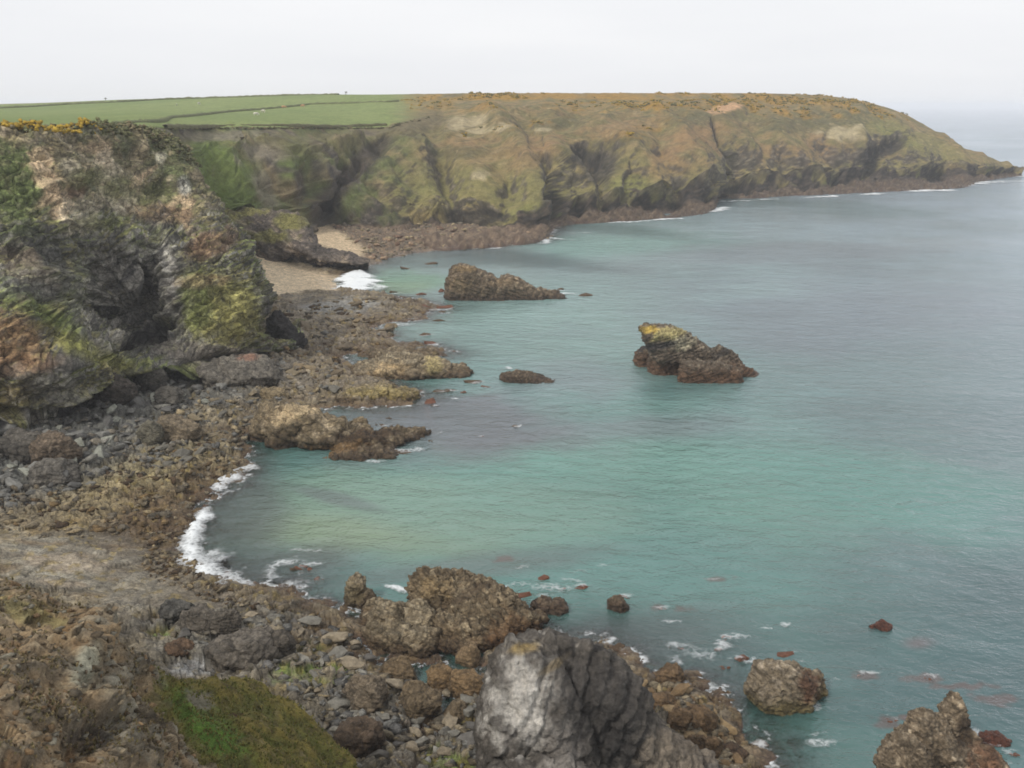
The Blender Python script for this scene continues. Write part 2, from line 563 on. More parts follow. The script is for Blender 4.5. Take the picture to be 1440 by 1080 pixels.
# hollows bitten into the slope: the dark rock clefts
HOL = [(822, 222, 22, 12, 0, 7), (845, 236, 26, 18, 25, 6), (1240, 212, 34, 10, 18, 8), (1222, 228, 12, 22, 0, 9), (665, 308, 42, 15, 0, 4),
       (775, 290, 14, 24, 0, 9), (812, 296, 10, 10, 0, 5), (990, 270, 10, 14, 0, 7), (935, 292, 26, 9, 0, 4), (1035, 268, 24, 7, 0, 5), (1140, 262, 20, 7, 0, 4), (1080, 266, 20, 5, 0, 3), (1312, 250, 16, 8, 0, 5), (1180, 256, 16, 8, 0, 4),
       (478, 258, 20, 42, -38, 9), (520, 222, 14, 30, -50, 7), (450, 305, 16, 20, 0, 6), (372, 250, 20, 30, 0, 4), (418, 262, 12, 30, 0, 6), (335, 250, 40, 60, 0, -3)]
def along(px_, py_, line, w):
    best = np.full(px_.shape, 1e9)
    for (x0, y0), (x1, y1) in zip(line[:-1], line[1:]):
        ex, ey = x1 - x0, y1 - y0
        t = np.clip(((px_ - x0) * ex + (py_ - y0) * ey) / (ex * ex + ey * ey), 0, 1)
        best = np.minimum(best, np.hypot(px_ - x0 - t * ex, py_ - y0 - t * ey))
    return np.exp(-(best / w) ** 2)
for line, w_, h_ in [([(690, 185), (735, 225), (752, 270), (760, 310)], 17, 8), ([(760, 195), (798, 232), (818, 262), (826, 290)], 12, 6), ([(850, 190), (890, 235), (915, 285)], 17, 6),
                     ([(920, 175), (965, 220), (985, 270)], 14, 7), ([(560, 200), (590, 240), (610, 295)], 22, 5), ([(640, 215), (665, 250), (690, 290)], 20, 4), ([(1180, 185), (1205, 215), (1225, 255)], 14, 7),
                     ([(1080, 195), (1120, 235), (1145, 262)], 14, 5), ([(1260, 190), (1285, 220), (1290, 250)], 10, 4), ([(1040, 210), (1062, 240), (1070, 265)], 10, 4), ([(500, 215), (490, 260), (500, 305)], 14, 5),
                     ([(772, 235), (779, 270), (780, 305)], 9, -10), ([(826, 225), (842, 262), (844, 290)], 9, -8), ([(925, 225), (946, 262), (952, 290)], 8, -7), ([(1003, 195), (1025, 235), (1036, 262)], 9, -8),
                     ([(1150, 215), (1172, 240), (1178, 258)], 8, -6), ([(1238, 205), (1218, 230), (1212, 262)], 9, -9), ([(620, 240), (632, 280), (640, 305)], 9, -5), ([(878, 240), (870, 270), (872, 290)], 6, -4), ([(1092, 225), (1100, 262)], 7, -5), ([(715, 255), (706, 300)], 8, -3.5)]:
    disp += h_ * .78 * along(hpx + wob2 * 10, hpy + wob2 * 6, line, w_) * sstep(1.9, 2.6, HROW) * (1 - sstep(6.5, 7.5, HROW))
for (cx, cy, rx, ry, an, dep) in HOL:
    disp -= dep * ell(hpx, hpy, cx, cy, rx, ry, an, .45, wob2 * .5) * (HROW < 6.2)
HP = HP + hn * disp[..., None]
hn = normals(HP)
hn *= np.sign(hn[..., 2:3] + 1e-9)
hpx, hpy = sight(HP)
nz = hn[..., 2]
steep = sstep(.72, .45, nz + wob2 * .12)

rockc = mixc(S(96, 90, 84), S(142, 132, 118), sstep(-.4, .6, fbm(HP * (.3, .3, .6), 4, 31)))
rockc = mixc(rockc, S(60, 56, 54), sstep(.1, .6, ridged(HP * (.18, .18, .5), 3, 32)) * .8)
grass = mixc(S(124, 120, 74), S(142, 126, 84), sstep(-.35, .4, wob))
grass = mixc(grass, S(100, 110, 56), sstep(.05, .5, fbm(HP * .06, 4, 41)) * .9)
heath = mixc(S(136, 118, 78), S(112, 106, 66), sstep(-.3, .35, wob2))
heath = mixc(heath, S(140, 114, 80), sstep(.15, .5, fbm(HP * (.05, .03, .05), 3, 43)) * .7)
upper = sstep(275, 200, hpy + wob * 45) * sstep(560, 640, hpx + wob * 30)
hc = mixc(grass, heath, np.clip(upper * 1.0, 0, 1))
fz = fbm(HP * (.09, .09, .12), 5, 44)
hc = mixc(hc, S(86, 84, 58), sstep(.12, .42, fz) * .75)
hc = mixc(hc, S(160, 140, 104), sstep(.2, .5, fbm(HP * .08, 4, 45)) * .55)

def HE(c, cx, cy, rx, ry, an=0, k=1.0, soft=.45, wv=.9):
    global hc
    hc = mixc(hc, c, ell(hpx, hpy, cx, cy, rx, ry, an, soft, (wob2 + wob * .6) * wv) * k)

# brighter green grass tongues on the spurs
for a in [(730, 290, 50, 26, 20), (880, 250, 50, 34, 20), (690, 250, 60, 40, 0), (600, 270, 60, 40, 0), (560, 285, 40, 22, 0), (905, 270, 40, 14, 0),
          (1280, 200, 60, 14, -35), (1240, 180, 50, 14, -20), (1330, 215, 40, 10, -30), (1170, 250, 70, 8, 0), (1240, 235, 40, 10, 0), (790, 255, 24, 30, 20)]:
    HE(S(126, 122, 72), *a, k=.65)
for a in [(735, 300, 32, 14, 15), (880, 262, 30, 12, 0), (1260, 190, 40, 8, -28), (1027, 232, 10, 20, -20)]:
    HE(S(122, 126, 64), *a, k=.5)
for a in [(740, 225, 50, 14, 25), (720, 212, 70, 10, 15), (960, 200, 60, 16, 30), (1000, 185, 50, 10, 10), (1130, 215, 80, 14, 0), (650, 205, 60, 10, 10), (880, 180, 70, 12, 10), (940, 230, 30, 20, 20)]:
    HE(S(146, 116, 80), *a, k=.45)
for a in [(770, 175, 30, 10, 10), (640, 215, 40, 8, 0), (800, 170, 20, 8, 0), (1175, 165, 60, 12, -5), (985, 165, 60, 8, 5), (860, 205, 50, 8, 20), (1110, 175, 60, 10, -4)]:
    HE(S(84, 84, 52), *a, k=.6)
# gorse in flower along the crest
gm = sstep(.08, .35, fbm(HP * (.05, .02, .05), 4, 51) + .12) * sstep(165, 148, hpy + wob2 * 14) * sstep(585, 640, hpx)
gm2 = sstep(-.05, .3, fbm(HP * (.08, .04, .08), 4, 52)) * ell(hpx, hpy, 1120, 152, 170, 14, -3, .3, wob2 * .5)
gm3 = sstep(-.1, .3, fbm(HP * .1, 4, 53)) * np.maximum.reduce([ell(hpx, hpy, 890, 148, 90, 7, 0, .4, wob2), ell(hpx, hpy, 590, 145, 26, 12, 0, .4, wob2), ell(hpx, hpy, 720, 178, 60, 6, 8, .4, wob2), ell(hpx, hpy, 910, 182, 40, 10, 15, .4, wob2) * .6])
gm4 = sstep(143, 137, hpy + wob2 * 5) * sstep(570, 620, hpx) * sstep(1120, 1050, hpx) * sstep(-.35, .1, fbm(HP * (.06, .02, .06), 3, 54))
hc = mixc(hc, S(158, 122, 32), np.clip(gm * .5 + gm2 * .75 + gm3 * .8 + gm4 * .8, 0, .9))
GORSE_H = np.clip(gm * .6 + gm2 + gm3, 0, 1)
dk = sstep(.22, .4, fbm(HP * .22, 3, 57)) * slope_w * (.35 + .65 * sstep(.0, .3, wob))
hc = mixc(hc, S(74, 74, 46), dk * .75)
hc = mixc(hc, S(166, 150, 112), sstep(.3, .45, fbm(HP * .3, 3, 58)) * slope_w * .5)
# bare pale stone and earth
for a in [(652, 172, 26, 9, 6), (688, 182, 30, 6, 10), (1188, 188, 30, 10, 0), (676, 246, 10, 6, 0), (760, 182, 12, 3, 0)]:
    HE(S(172, 160, 128), *a, k=.85, wv=1.6)
HE(S(196, 156, 118), 1022, 152, 22, 5, 12, k=.9)
# rock: by steepness and in the clefts, darkened there as painted shade
hc = mixc(hc, rockc, steep * np.clip(slope_w + lcliff, 0, 1) * .85)
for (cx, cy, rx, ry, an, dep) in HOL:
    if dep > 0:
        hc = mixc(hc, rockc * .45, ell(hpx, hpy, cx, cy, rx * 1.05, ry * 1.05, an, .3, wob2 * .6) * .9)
# sea cliff rock and ledges
seac = mixc(S(56, 51, 48), S(98, 86, 74), sstep(-.2, .5, fbm(HP * (.25, .25, .8), 4, 61)))
rr = sstep(3.05, 2.8, HROW + wob2 * 1.5 + wob * 1.5 + .32) * sstep(430, 470, hpx)
hc = mixc(hc, seac, rr)
led = sstep(2.15, 1.75, HROW + wob2 * .4) * sstep(480, 520, hpx)
ledc = mixc(S(96, 80, 68), S(136, 118, 98), sstep(-.2, .4, fbm(HP * .5, 3, 62))) * (1 - .3 * sstep(770, 800, hpx))[..., None]
ledc = mixc(ledc, S(84, 62, 50), sstep(1.1, .2, HP[..., 2] + wob2) * .8)
hc = mixc(hc, ledc, led)
# cove back wall
lc = mixc(S(98, 108, 62), S(124, 112, 84), sstep(-.2, .45, wob2 + wob * .5))
lc = mixc(lc, rockc, sstep(.0, .4, fbm(HP * (.08, .08, .05), 4, 66) + .1))
lm = sstep(620, 500, hpx + wob * 70 + wob2 * 40 + (hpy - 240) * .25) * sstep(1.5, 2, HROW) * (1 - sstep(5.9, 6.02, HROW))
hc = mixc(hc, lc, lm)
for a in [(320, 245, 50, 62, 0), (290, 215, 40, 30, 0), (345, 280, 40, 26, 0), (408, 230, 20, 40, -20)]:
    HE(S(98, 116, 52), *a, k=.9, wv=.7)
for a in [(400, 205, 70, 18, 0), (250, 200, 20, 14, 0), (480, 200, 40, 16, 0), (415, 285, 10, 25, 0)]:
    HE(S(108, 104, 70), *a, k=.7)
for a in [(372, 262, 20, 34, 10), (365, 215, 40, 18, 0), (300, 192, 60, 8, 0)]:
    HE(S(132, 124, 112), *a, k=.75, wv=1.3)
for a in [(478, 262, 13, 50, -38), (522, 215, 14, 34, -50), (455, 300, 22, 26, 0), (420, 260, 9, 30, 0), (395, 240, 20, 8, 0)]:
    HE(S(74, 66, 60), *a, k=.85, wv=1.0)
for a in [(560, 180, 60, 10, 5), (600, 168, 30, 12, 0)]:
    HE(S(110, 100, 72), *a, k=.7)
# farmland
fg = mixc(S(114, 130, 66), S(126, 138, 74), sstep(-.3, .3, fbm(HP * (.01, .004, .01), 3, 71)))
fg = mixc(fg, S(106, 124, 58), sstep(0, .3, fbm(HP * .06, 4, 72)) * .5)
hc = mixc(hc, fg, field_w)
hc = mixc(hc, S(136, 128, 86), field_w * sstep(122, 100, hpx) * sstep(7.6, 7.95, HROW))
hc = mixc(hc, S(120, 112, 70), sstep(8.02, 8.2, HROW))
hg = hc.mean(-1, keepdims=True)
hc = np.where((field_w > .5)[..., None], hg + (hc - hg) * .92, (hg + (hc - hg) * .9) * np.array([1.0, .95, .86]))
hc *= (1 + (.1 + .22 * (1 - field_w)) * fbm(HP * .5, 3, 73) + .2 * (1 - field_w) * fbm(HP * .2, 3, 74))[..., None]
ha = np.ones(HP.shape[:2])
ha = np.where(HP[..., 2] < 1.2, .55, 1.0)
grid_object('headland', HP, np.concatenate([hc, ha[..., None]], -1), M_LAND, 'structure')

# ================================================================ the near cliff on the left
def cliff_col(px, pts):
    return (px, [np.array(at_z(a, b, c)) if m == 'z' else np.array(at_d(a, b, c)) for (m, a, b, c) in pts])

nc_cols = [
    #        foot under ground      foot              low                mid              upper             high              brow              plateau           back
    (-320, [('z', -320, 690, -4), ('z', -320, 650, 6), ('d', -320, 560, 132), ('d', -320, 440, 140), ('d', -320, 330, 152), ('d', -320, 240, 166), ('d', -320, 186, 178), ('d', -320, 181, 196), ('d', -320, 178, 246)]),
    (-120, [('z', -120, 640, -4), ('z', -120, 610, 6), ('d', -120, 540, 136), ('d', -120, 440, 142), ('d', -120, 330, 154), ('d', -120, 240, 168), ('d', -120, 186, 180), ('d', -120, 181, 198), ('d', -120, 178, 246)]),
    (-30,  [('z', -30, 620, -4), ('z', -30, 592, 6), ('d', -30, 530, 141), ('d', -30, 430, 147), ('d', -30, 335, 157), ('d', -30, 240, 170), ('d', -30, 185, 181), ('d', -30, 181, 199), ('d', -30, 178, 248)]),
    (40,   [('z', 40, 600, -4), ('z', 40, 575, 6), ('d', 40, 520, 145), ('d', 40, 420, 154), ('d', 40, 330, 162), ('d', 40, 240, 173), ('d', 40, 184, 184), ('d', 40, 180, 202), ('d', 40, 178, 250)]),
    (95,   [('z', 110, 585, -4), ('z', 105, 560, 6), ('d', 100, 510, 150), ('d', 92, 425, 166), ('d', 90, 335, 169), ('d', 88, 240, 180), ('d', 85, 183, 190), ('d', 85, 180, 206), ('d', 85, 178, 252)]),
    (140,  [('z', 165, 560, -4), ('z', 160, 535, 6), ('d', 152, 492, 161), ('d', 140, 430, 181), ('d', 135, 340, 178), ('d', 128, 240, 190), ('d', 125, 183, 199), ('d', 125, 180, 214), ('d', 125, 178, 256)]),
    (190,  [('z', 215, 545, -4), ('z', 212, 522, 6), ('d', 204, 486, 176), ('d', 190, 430, 188), ('d', 180, 350, 181), ('d', 170, 245, 200), ('d', 165, 184, 211), ('d', 165, 180, 226), ('d', 165, 178, 262)]),
    (240,  [('z', 262, 535, -4), ('z', 260, 512, 6), ('d', 250, 470, 178), ('d', 240, 410, 183), ('d', 228, 340, 189), ('d', 212, 250, 210), ('d', 200, 188, 222), ('d', 198, 182, 238), ('d', 200, 179, 272)]),
    (290,  [('z', 310, 530, -4), ('z', 306, 508, 5), ('d', 300, 470, 181), ('d', 292, 405, 187), ('d', 280, 340, 193), ('d', 255, 255, 212), ('d', 228, 196, 228), ('d', 222, 186, 246), ('d', 225, 180, 290)]),
    (335,  [('z', 350, 525, -4), ('z', 345, 500, 4), ('d', 342, 465, 187), ('d', 338, 410, 191), ('d', 322, 355, 196), ('d', 288, 275, 213), ('d', 248, 210, 232), ('d', 236, 192, 254), ('d', 240, 184, 300)]),
    (366,  [('z', 385, 515, -4), ('z', 378, 492, 3), ('d', 370, 460, 194), ('d', 362, 410, 197), ('d', 344, 362, 201), ('d', 300, 288, 217), ('d', 256, 220, 238), ('d', 246, 200, 262), ('d', 250, 195, 310)]),
    (392,  [('z', 425, 505, -4), ('z', 415, 488, 2), ('d', 392, 455, 203), ('d', 372, 410, 207), ('d', 346, 366, 212), ('d', 303, 300, 232), ('d', 258, 232, 256), ('d', 250, 215, 280), ('d', 256, 215, 322)]),
    (405,  [('z', 440, 480, -4), ('z', 425, 470, 1), ('d', 396, 452, 214), ('d', 368, 410, 224), ('d', 342, 368, 232), ('d', 300, 310, 252), ('d', 254, 250, 276), ('d', 248, 240, 300), ('d', 250, 240, 336)]),
    (415,  [('z', 405, 440, -4), ('z', 395, 435, 1), ('d', 372, 425, 244), ('d', 340, 400, 262), ('d', 310, 365, 276), ('d', 270, 320, 290), ('d', 230, 280, 306), ('d', 226, 270, 322), ('d', 226, 270, 345)]),
]
cc = [cliff_col(px, p) for px, p in nc_cols]
RW = [6, 34, 64, 64, 64, 56, 22, 12]
KP = loft([c[1] for c in cc], 0, 680, [c[0] for c in cc], row_w=RW)
KROW = np.concatenate([np.linspace(k, k + 1, n, endpoint=False) for k, n in enumerate(RW)] + [[8]])[:, None]
kpx, kpy = sight(KP)
kn = normals(KP)
kn *= np.sign(-kn[..., 1:2] * .6 + kn[..., 2:3] + 1e-9)
kf = 1 - sstep(5.8, 6.6, KROW)
kw = fbm(KP * .06, 4, 101)
kw2 = fbm(KP * .2, 4, 102)
kw2b = fbm(KP * .22 + 31, 4, 109)
# tilted bedding
bed = KP[..., 0] * -.55 + KP[..., 2] * .8 + KP[..., 1] * .12
bedn = np.stack([bed * .35, KP[..., 0] * .04, KP[..., 1] * .05], -1)
strata = ridged(bedn + .35 * kw2[..., None], 3, 103)
dsp = kf * (ridged(KP * (.05, .05, .035), 4, 104) * 3.2 + fbm(KP * .12, 4, 105) * 2.0 + strata * .7 + fbm(KP * .7, 3, 106) * .4)
w1, w2, wid = worley(KP * (.22, .22, .3) + .3 * kw2[..., None], 107)
sawn = saw(bed * .16 + kw * .9 + .12 * kw2)
sawf = saw(bed * .55 + kw2 * .7)
sawv = saw((KP[..., 0] * .8 + KP[..., 2] * .35 + KP[..., 1] * .3) * .13 + kw2 * .5)
rockm = sstep(200, 330, kpy + 40 * kw) * .75 + .25
dsp += kf * rockm * (sawn * 1.1 + sawf * .4 + sawv * .45) - kf * 1.2
_bd = KP[..., 0] * .8 + KP[..., 2] * .55
_f, _e, _i = facets(np.stack([bed * .30 + .8 * kw2, _bd * .22 + .8 * kw2b], -1), 141)
_g, _h, _j = facets(np.stack([bed * .9 + .9 * kw2, _bd * .65 - .9 * kw2b], -1), 142)
dsp += kf * (.35 + .65 * rockm) * ((_f - .5) * .9 + (_g - .5) * .4 - sstep(.12, 0, _e) * .3)
dsp += kf * ((wid - .5) * .2 - sstep(.12, 0, w2 - w1) * .35 + ridged(bedn * (3.2, 2, 2) + .3 * kw2[..., None], 3, 108) * .35)
def KD(cx, cy, rx, ry, an, dep):
    global dsp
    dsp = dsp + dep * ell(kpx, kpy, cx, cy, rx, ry, an, .45, kw2 * .5)
KD(175, 420, 54, 62, 10, -2.6)
KD(208, 474, 40, 11, 25, -8)
KD(250, 400, 20, 60, 15, 2.5)
KD(55, 415, 50, 30, 0, 1.5)
KD(95, 470, 60, 16, -25, 2.5)
KD(40, 500, 60, 60, 0, 2.5)
KD(120, 560, 60, 14, 0, 1.5)
KD(30, 585, 60, 12, -10, -4)
KD(310, 430, 46, 46, 0, 2.0)
KD(388, 452, 20, 26, 20, -5)
KD(280, 505, 60, 10, 0, -3)
KP = KP + kn * dsp[..., None]
kn = normals(KP)
kn *= np.sign(-kn[..., 1:2] * .6 + kn[..., 2:3] + 1e-9)
kpx, kpy = sight(KP)
knz = kn[..., 2]
grey = mixc(S(120, 116, 104), S(156, 150, 136), sstep(-.3, .5, fbm(bedn * (2.5, 1, 1), 4, 111)))
grey = mixc(grey, S(74, 72, 68), sstep(.15, .55, strata) * .75)
al_ = KP[..., 0] * .8 + KP[..., 2] * .55
fa_, fe_, fi_ = facets(np.stack([bed * .30 + .8 * kw2, al_ * .22 + .8 * kw2b], -1), 141)
fb_, ff_, fj_ = facets(np.stack([bed * .9 + .9 * kw2, al_ * .65 - .9 * kw2b], -1), 142)
crk = np.maximum(sstep(.10, .02, fe_) * .8, sstep(.10, .0, ff_) * .6)
grey = grey * (1 + .15 * sawf + .45 * (fi_ - .5) + .4 * (fj_ - .5))[..., None]
grey = mixc(grey, S(56, 53, 50), crk * .5)
grey = mixc(grey, S(66, 63, 60), sstep(.0, .14, .5 - np.abs((bed * .16 + kw * .9 + .12 * kw2) % 1 - .5) * 1.0 - .38) * .0)
grey = mixc(grey, S(128, 108, 82), sstep(.1, .5, fbm(KP * .1, 3, 112)) * .5)
green = mixc(S(96, 104, 52), S(114, 106, 66), sstep(-.3, .4, kw2))
green = mixc(green, S(70, 78, 46), sstep(.05, .4, fbm(KP * .25, 4, 113)) * .8)
kc = mixc(green, grey, sstep(.62, .4, knz + kw2 * .3 + kw * .15))
ww = kw2 * 1.1 + kw * .6
kw3 = fbm(KP * .9, 4, 116)
def KE(c, cx, cy, rx, ry, an=0, k=1.0, soft=.4, wv=.8):
    global kc
    kc = mixc(kc, c * (1 + .5 * kw3)[..., None], ell(kpx, kpy, cx, cy, rx, ry, an, soft, ww * wv + kw3 * .5) * k * (1 - .4 * spot))
up = sstep(330, 260, kpy + kw * 30)
spot = sstep(.0, .3, fbm(KP * .55, 4, 117))
kc = kc * (1 + .5 * (fj_ - .5))[..., None]
brn = mixc(S(112, 100, 70), S(88, 88, 56), sstep(-.2, .3, fbm(KP * .18, 4, 114)))
brn = mixc(brn, S(160, 142, 112), sstep(.1, .35, fbm(KP * .35, 4, 115)) * .8)
kc = mixc(kc, brn, up * .75)
KE(S(82, 92, 46), 20, 260, 50, 60, 0, .95)
KE(S(70, 80, 42), 250, 215, 40, 30, 0, .6)
for a in [(62, 222, 16, 22, 0), (72, 252, 20, 22, 20), (72, 275, 26, 8, 40), (88, 295, 16, 12, 30), (130, 205, 24, 14, 0), (145, 220, 12, 16, 0), (240, 290, 24, 6, 40), (262, 300, 8, 20, 0), (205, 245, 30, 6, 40)]:
    KE(S(174, 148, 114), *a, k=.75, wv=1.6)
for a in [(130, 290, 40, 18, 30), (120, 318, 30, 10, 20), (100, 230, 20, 30, 20), (150, 235, 18, 24, 20), (180, 290, 18, 18, 0), (225, 225, 6, 10, 20)]:
    KE(S(162, 150, 126), *a, k=.7, wv=1.5)
KE(S(96, 60, 44), 108, 262, 16, 14, 0, .6)
for a in [(120, 250, 30, 14, 10), (165, 265, 22, 16, 0), (150, 312, 40, 12, 0), (215, 280, 30, 20, 30)]:
    KE(S(92, 96, 50), *a, k=.6)
KE(S(132, 104, 74), 230, 300, 46, 12, -5, .7)
KE(S(132, 102, 74), 292, 345, 40, 18, 20, .75)
KE(S(130, 102, 68), 18, 480, 54, 44, 20, .95)
KE(S(128, 94, 64), 40, 515, 50, 16, 10, .6)
KE(S(118, 100, 56), 15, 555, 50, 22, 20, .6)
KE(S(112, 110, 48), 120, 490, 80, 16, -25, .8)
KE(S(98, 112, 44), 60, 440, 60, 16, -30, .6)
KE(S(98, 108, 48), 110, 400, 24, 34, 0, .55)
KE(grey, 60, 380, 56, 44, 0, .85)
KE(grey, 240, 400, 36, 80, 15, .9)
KE(S(166, 160, 150), 238, 380, 10, 40, 12, .5)
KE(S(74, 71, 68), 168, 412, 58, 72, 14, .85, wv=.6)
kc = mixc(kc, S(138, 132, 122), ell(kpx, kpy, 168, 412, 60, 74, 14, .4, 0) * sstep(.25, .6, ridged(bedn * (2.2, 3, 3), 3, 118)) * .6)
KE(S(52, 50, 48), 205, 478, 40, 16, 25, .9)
KE(S(118, 114, 60), 310, 430, 52, 52, 0, .95, wv=.6)
KE(S(132, 124, 64), 320, 450, 40, 34, 0, .6)
KE(S(98, 108, 50), 275, 425, 22, 34, 0, .6)
KE(S(108, 100, 90), 300, 500, 76, 15, -8, .9, wv=.5)
KE(S(104, 100, 90), 90, 555, 80, 26, -15, .8)
KE(S(60, 56, 54), 386, 445, 15, 36, 12, .9, wv=.5)
KE(S(150, 118, 92), 290, 395, 40, 8, 5, .4)
pl = sstep(5.85, 6.05, KROW)
kc = mixc(kc, S(92, 86, 58), pl)
gor = pl * sstep(-.25, .05, fbm(KP * .25, 4, 120) + .1 - sstep(110, 150, kpx) * .6)
kc = mixc(kc, S(186, 142, 30), np.clip(gor, 0, 1) * (1 - sstep(6.4, 6.9, KROW)) * sstep(150, 120, kpx))
KE(S(186, 178, 150), 226, 222, 7, 9, -30, .9, wv=.5)
KE(S(168, 164, 150), 260, 262, 9, 12, 10, .8, wv=.5)
kg = kc.mean(-1, keepdims=True)
kc = np.where(pl[..., None] > .5, kc, (kg + (kc - kg) * .85) * 1.95)
kc = mixc(kc, kc * .5, crk * kf * .4)
kc *= (1 + .25 * (fj_ - .5) * kf + .35 * fbm(KP * 1.1, 4, 121) + .25 * fbm(KP * 3.2, 2, 122))[..., None]
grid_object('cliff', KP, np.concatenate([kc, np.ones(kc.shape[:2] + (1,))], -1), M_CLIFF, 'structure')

# ================================================================ low rocky ridge between the two patches of beach
rg_cols = [
    (240, [('z', 240, 385, -2), ('z', 240, 372, 4), ('d', 240, 340, 318), ('d', 240, 300, 330), ('d', 240, 270, 350), ('d', 240, 300, 380)]),
    (300, [('z', 300, 378, -2), ('z', 300, 364, 4), ('d', 300, 340, 322), ('d', 300, 305, 335), ('d', 300, 288, 352), ('d', 300, 310, 375)]),
    (345, [('z', 345, 366, -2), ('z', 345, 356, 3), ('d', 345, 334, 330), ('d', 345, 308, 340), ('d', 345, 294, 352), ('d', 345, 320, 372)]),
    (390, [('z', 390, 378, -2), ('z', 390, 369, 2), ('d', 390, 344, 318), ('d', 390, 308, 332), ('d', 390, 298, 342), ('d', 390, 325, 362)]),
    (424, [('z', 424, 382, -2), ('z', 424, 373, 1), ('d', 424, 352, 310), ('d', 424, 322, 322), ('d', 424, 306, 334), ('d', 424, 345, 348)]),
    (450, [('z', 450, 384, -2), ('z', 450, 376, 1), ('d', 450, 366, 308), ('d', 450, 358, 313), ('d', 450, 352, 320), ('d', 450, 366, 334)]),
    (490, [('z', 490, 386, -2), ('z', 490, 377, .5), ('d', 490, 370, 306), ('d', 490, 364, 310), ('d', 490, 360, 315), ('d', 490, 368, 328)]),
    (518, [('z', 518, 386, -2), ('z', 518, 376, -.5), ('d', 518, 375, 304), ('d', 518, 373, 307), ('d', 518, 372, 312), ('d', 518, 376, 320)]),
]
rgc = [cliff_col(px, p) for px, p in rg_cols]
RP = loft([c[1] for c in rgc], 0, 260, [c[0] for c in rgc], row_w=[4, 22, 30, 24, 14])
rpx, rpy = sight(RP)
rn = normals(RP)
rn *= np.sign(-rn[..., 1:2] * .6 + rn[..., 2:3] + 1e-9)
rb = np.stack([RP[..., 2] * .5 + RP[..., 0] * .12, RP[..., 0] * .05, RP[..., 1] * .06], -1)
RP = RP + rn * (ridged(RP * .12, 4, 131) * 2.2 + ridged(rb * 1.6, 3, 132) * 1.0 + fbm(RP * .4, 4, 133) * 1.1 - 1.1)[..., None]
rn = normals(RP)
rc = mixc(S(122, 110, 98), S(158, 142, 122), sstep(-.3, .4, fbm(rb * 3, 4, 134)))
rc = mixc(rc, S(70, 64, 60), sstep(.1, .5, ridged(rb * 1.6, 3, 132)) * .8)
r2 = fbm(RP * .15, 4, 135)
for a in [(375, 334, 36, 8, 0), (410, 315, 20, 12, 0), (300, 310, 40, 20, 0), (355, 300, 26, 6, 0)]:
    rc = mixc(rc, S(122, 118, 64), ell(rpx, rpy, *a, .4, r2) * .85)
rc = mixc(rc, S(72, 60, 50), sstep(2.2, .6, RP[..., 2] + r2) * .6)
rc *= (1.3 + .22 * fbm(RP * .9, 3, 136))[..., None]
grid_object('rock_ridge', RP, np.concatenate([rc, np.ones(rc.shape[:2] + (1,))], -1), M_CLIFF, 'structure')

# ================================================================ the near slope, bottom left, falling from the lookout
fg_cols = []
for px_, ye, de, yb, db in [(-400, 790, 56, 1080, 26), (-150, 806, 52, 1080, 28), (0, 830, 49, 1080, 30), (60, 855, 48, 1080, 31), (130, 892, 47, 1080, 33), (185, 935, 48, 1080, 36), (235, 956, 51, 1085, 41),
                            (300, 960, 54, 1090, 44), (370, 966, 57, 1095, 46), (425, 1006, 56, 1110, 48), (475, 1054, 55, 1150, 48), (540, 1130, 53, 1240, 45), (640, 1300, 46, 1420, 38)]:
    px_ = px_
    mids = [('d', px_, yb + (ye - yb) * t, db + (de - db) * t ** 1.25) for t in (.34, .67)]
    fg_cols.append((px_, [('d', px_, yb + 500, db - 12), ('d', px_, yb, db)] + mids + [('d', px_, ye, de), ('d', px_ + 3, ye + 26, de + 2.5), ('z', px_ + 6, ye + 40, 0)]))
fgc = [cliff_col(px, p) for px, p in fg_cols]
FP = loft([c[1] for c in fgc], 0, 760, [c[0] for c in fgc], row_w=[40, 110, 110, 110, 80, 10])
fpx, fpy = sight(FP)
FROW = np.concatenate([np.linspace(k, k + 1, n, endpoint=False) for k, n in enumerate([40, 110, 110, 110, 80, 10])] + [[6]])[:, None]
fn = normals(FP)
fn *= np.sign(fn[..., 2:3] + 1e-9)
tong = polym(fpx, fpy, [(205, 925), (300, 935), (385, 945), (455, 1010), (560, 1110), (600, 1240), (350, 1115), (270, 1050), (222, 990)], 14, 16 * vnoise(FP * .35, 7) + 9 * vnoise(FP * 1.3, 8))
f1 = fbm(FP * .35, 4, 201)
f2 = fbm(FP * 1.3, 4, 202)
w1, w2, wid = worley(FP * .9 + .25 * f2[..., None], 203)
vh, vg, vid = facets(FP * 1.9 + .25 * f2[..., None], 204, 1.1)
uh, ug, uid = facets(FP * .7 + .35 * f1[..., None], 214, 1.0)
rough = (1 - tong * .85)
fd = f1 * .9 + f2 * .22 + rough * ((uh - .5) * .4 + (vh - .5) * .2 * sstep(-.35, .1, f1 + .1)) + ridged(FP * .25, 3, 205) * .55 * rough
for (cx, cy, rx, ry, an, dep) in [(118, 915, 26, 36, -25, 1.0), (200, 985, 16, 40, 30, -.8), (130, 1035, 40, 20, 20, -1.2), (150, 1000, 30, 10, -20, .7), (250, 1000, 12, 40, 10, -.5), (60, 930, 30, 30, 0, .5)]:
    fd = fd + dep * ell(fpx, fpy, cx, cy, rx, ry, an, .4, f2 * .4)
FP = FP + fn * fd[..., None]
fn = normals(FP)
fn *= np.sign(fn[..., 2:3] + 1e-9)
fpx, fpy = sight(FP)
fc = mixc(S(134, 114, 86), S(104, 94, 78), sstep(-.3, .3, f1 + f2 * .5))
fc = mixc(fc, S(160, 144, 116), sstep(.1, .5, fbm(FP * 2.2, 4, 206)) * .8)
fc = mixc(fc, S(128, 98, 64), sstep(.05, .4, fbm(FP * .5, 4, 207)) * sstep(230, 60, fpx + 60 * f1) * .75)
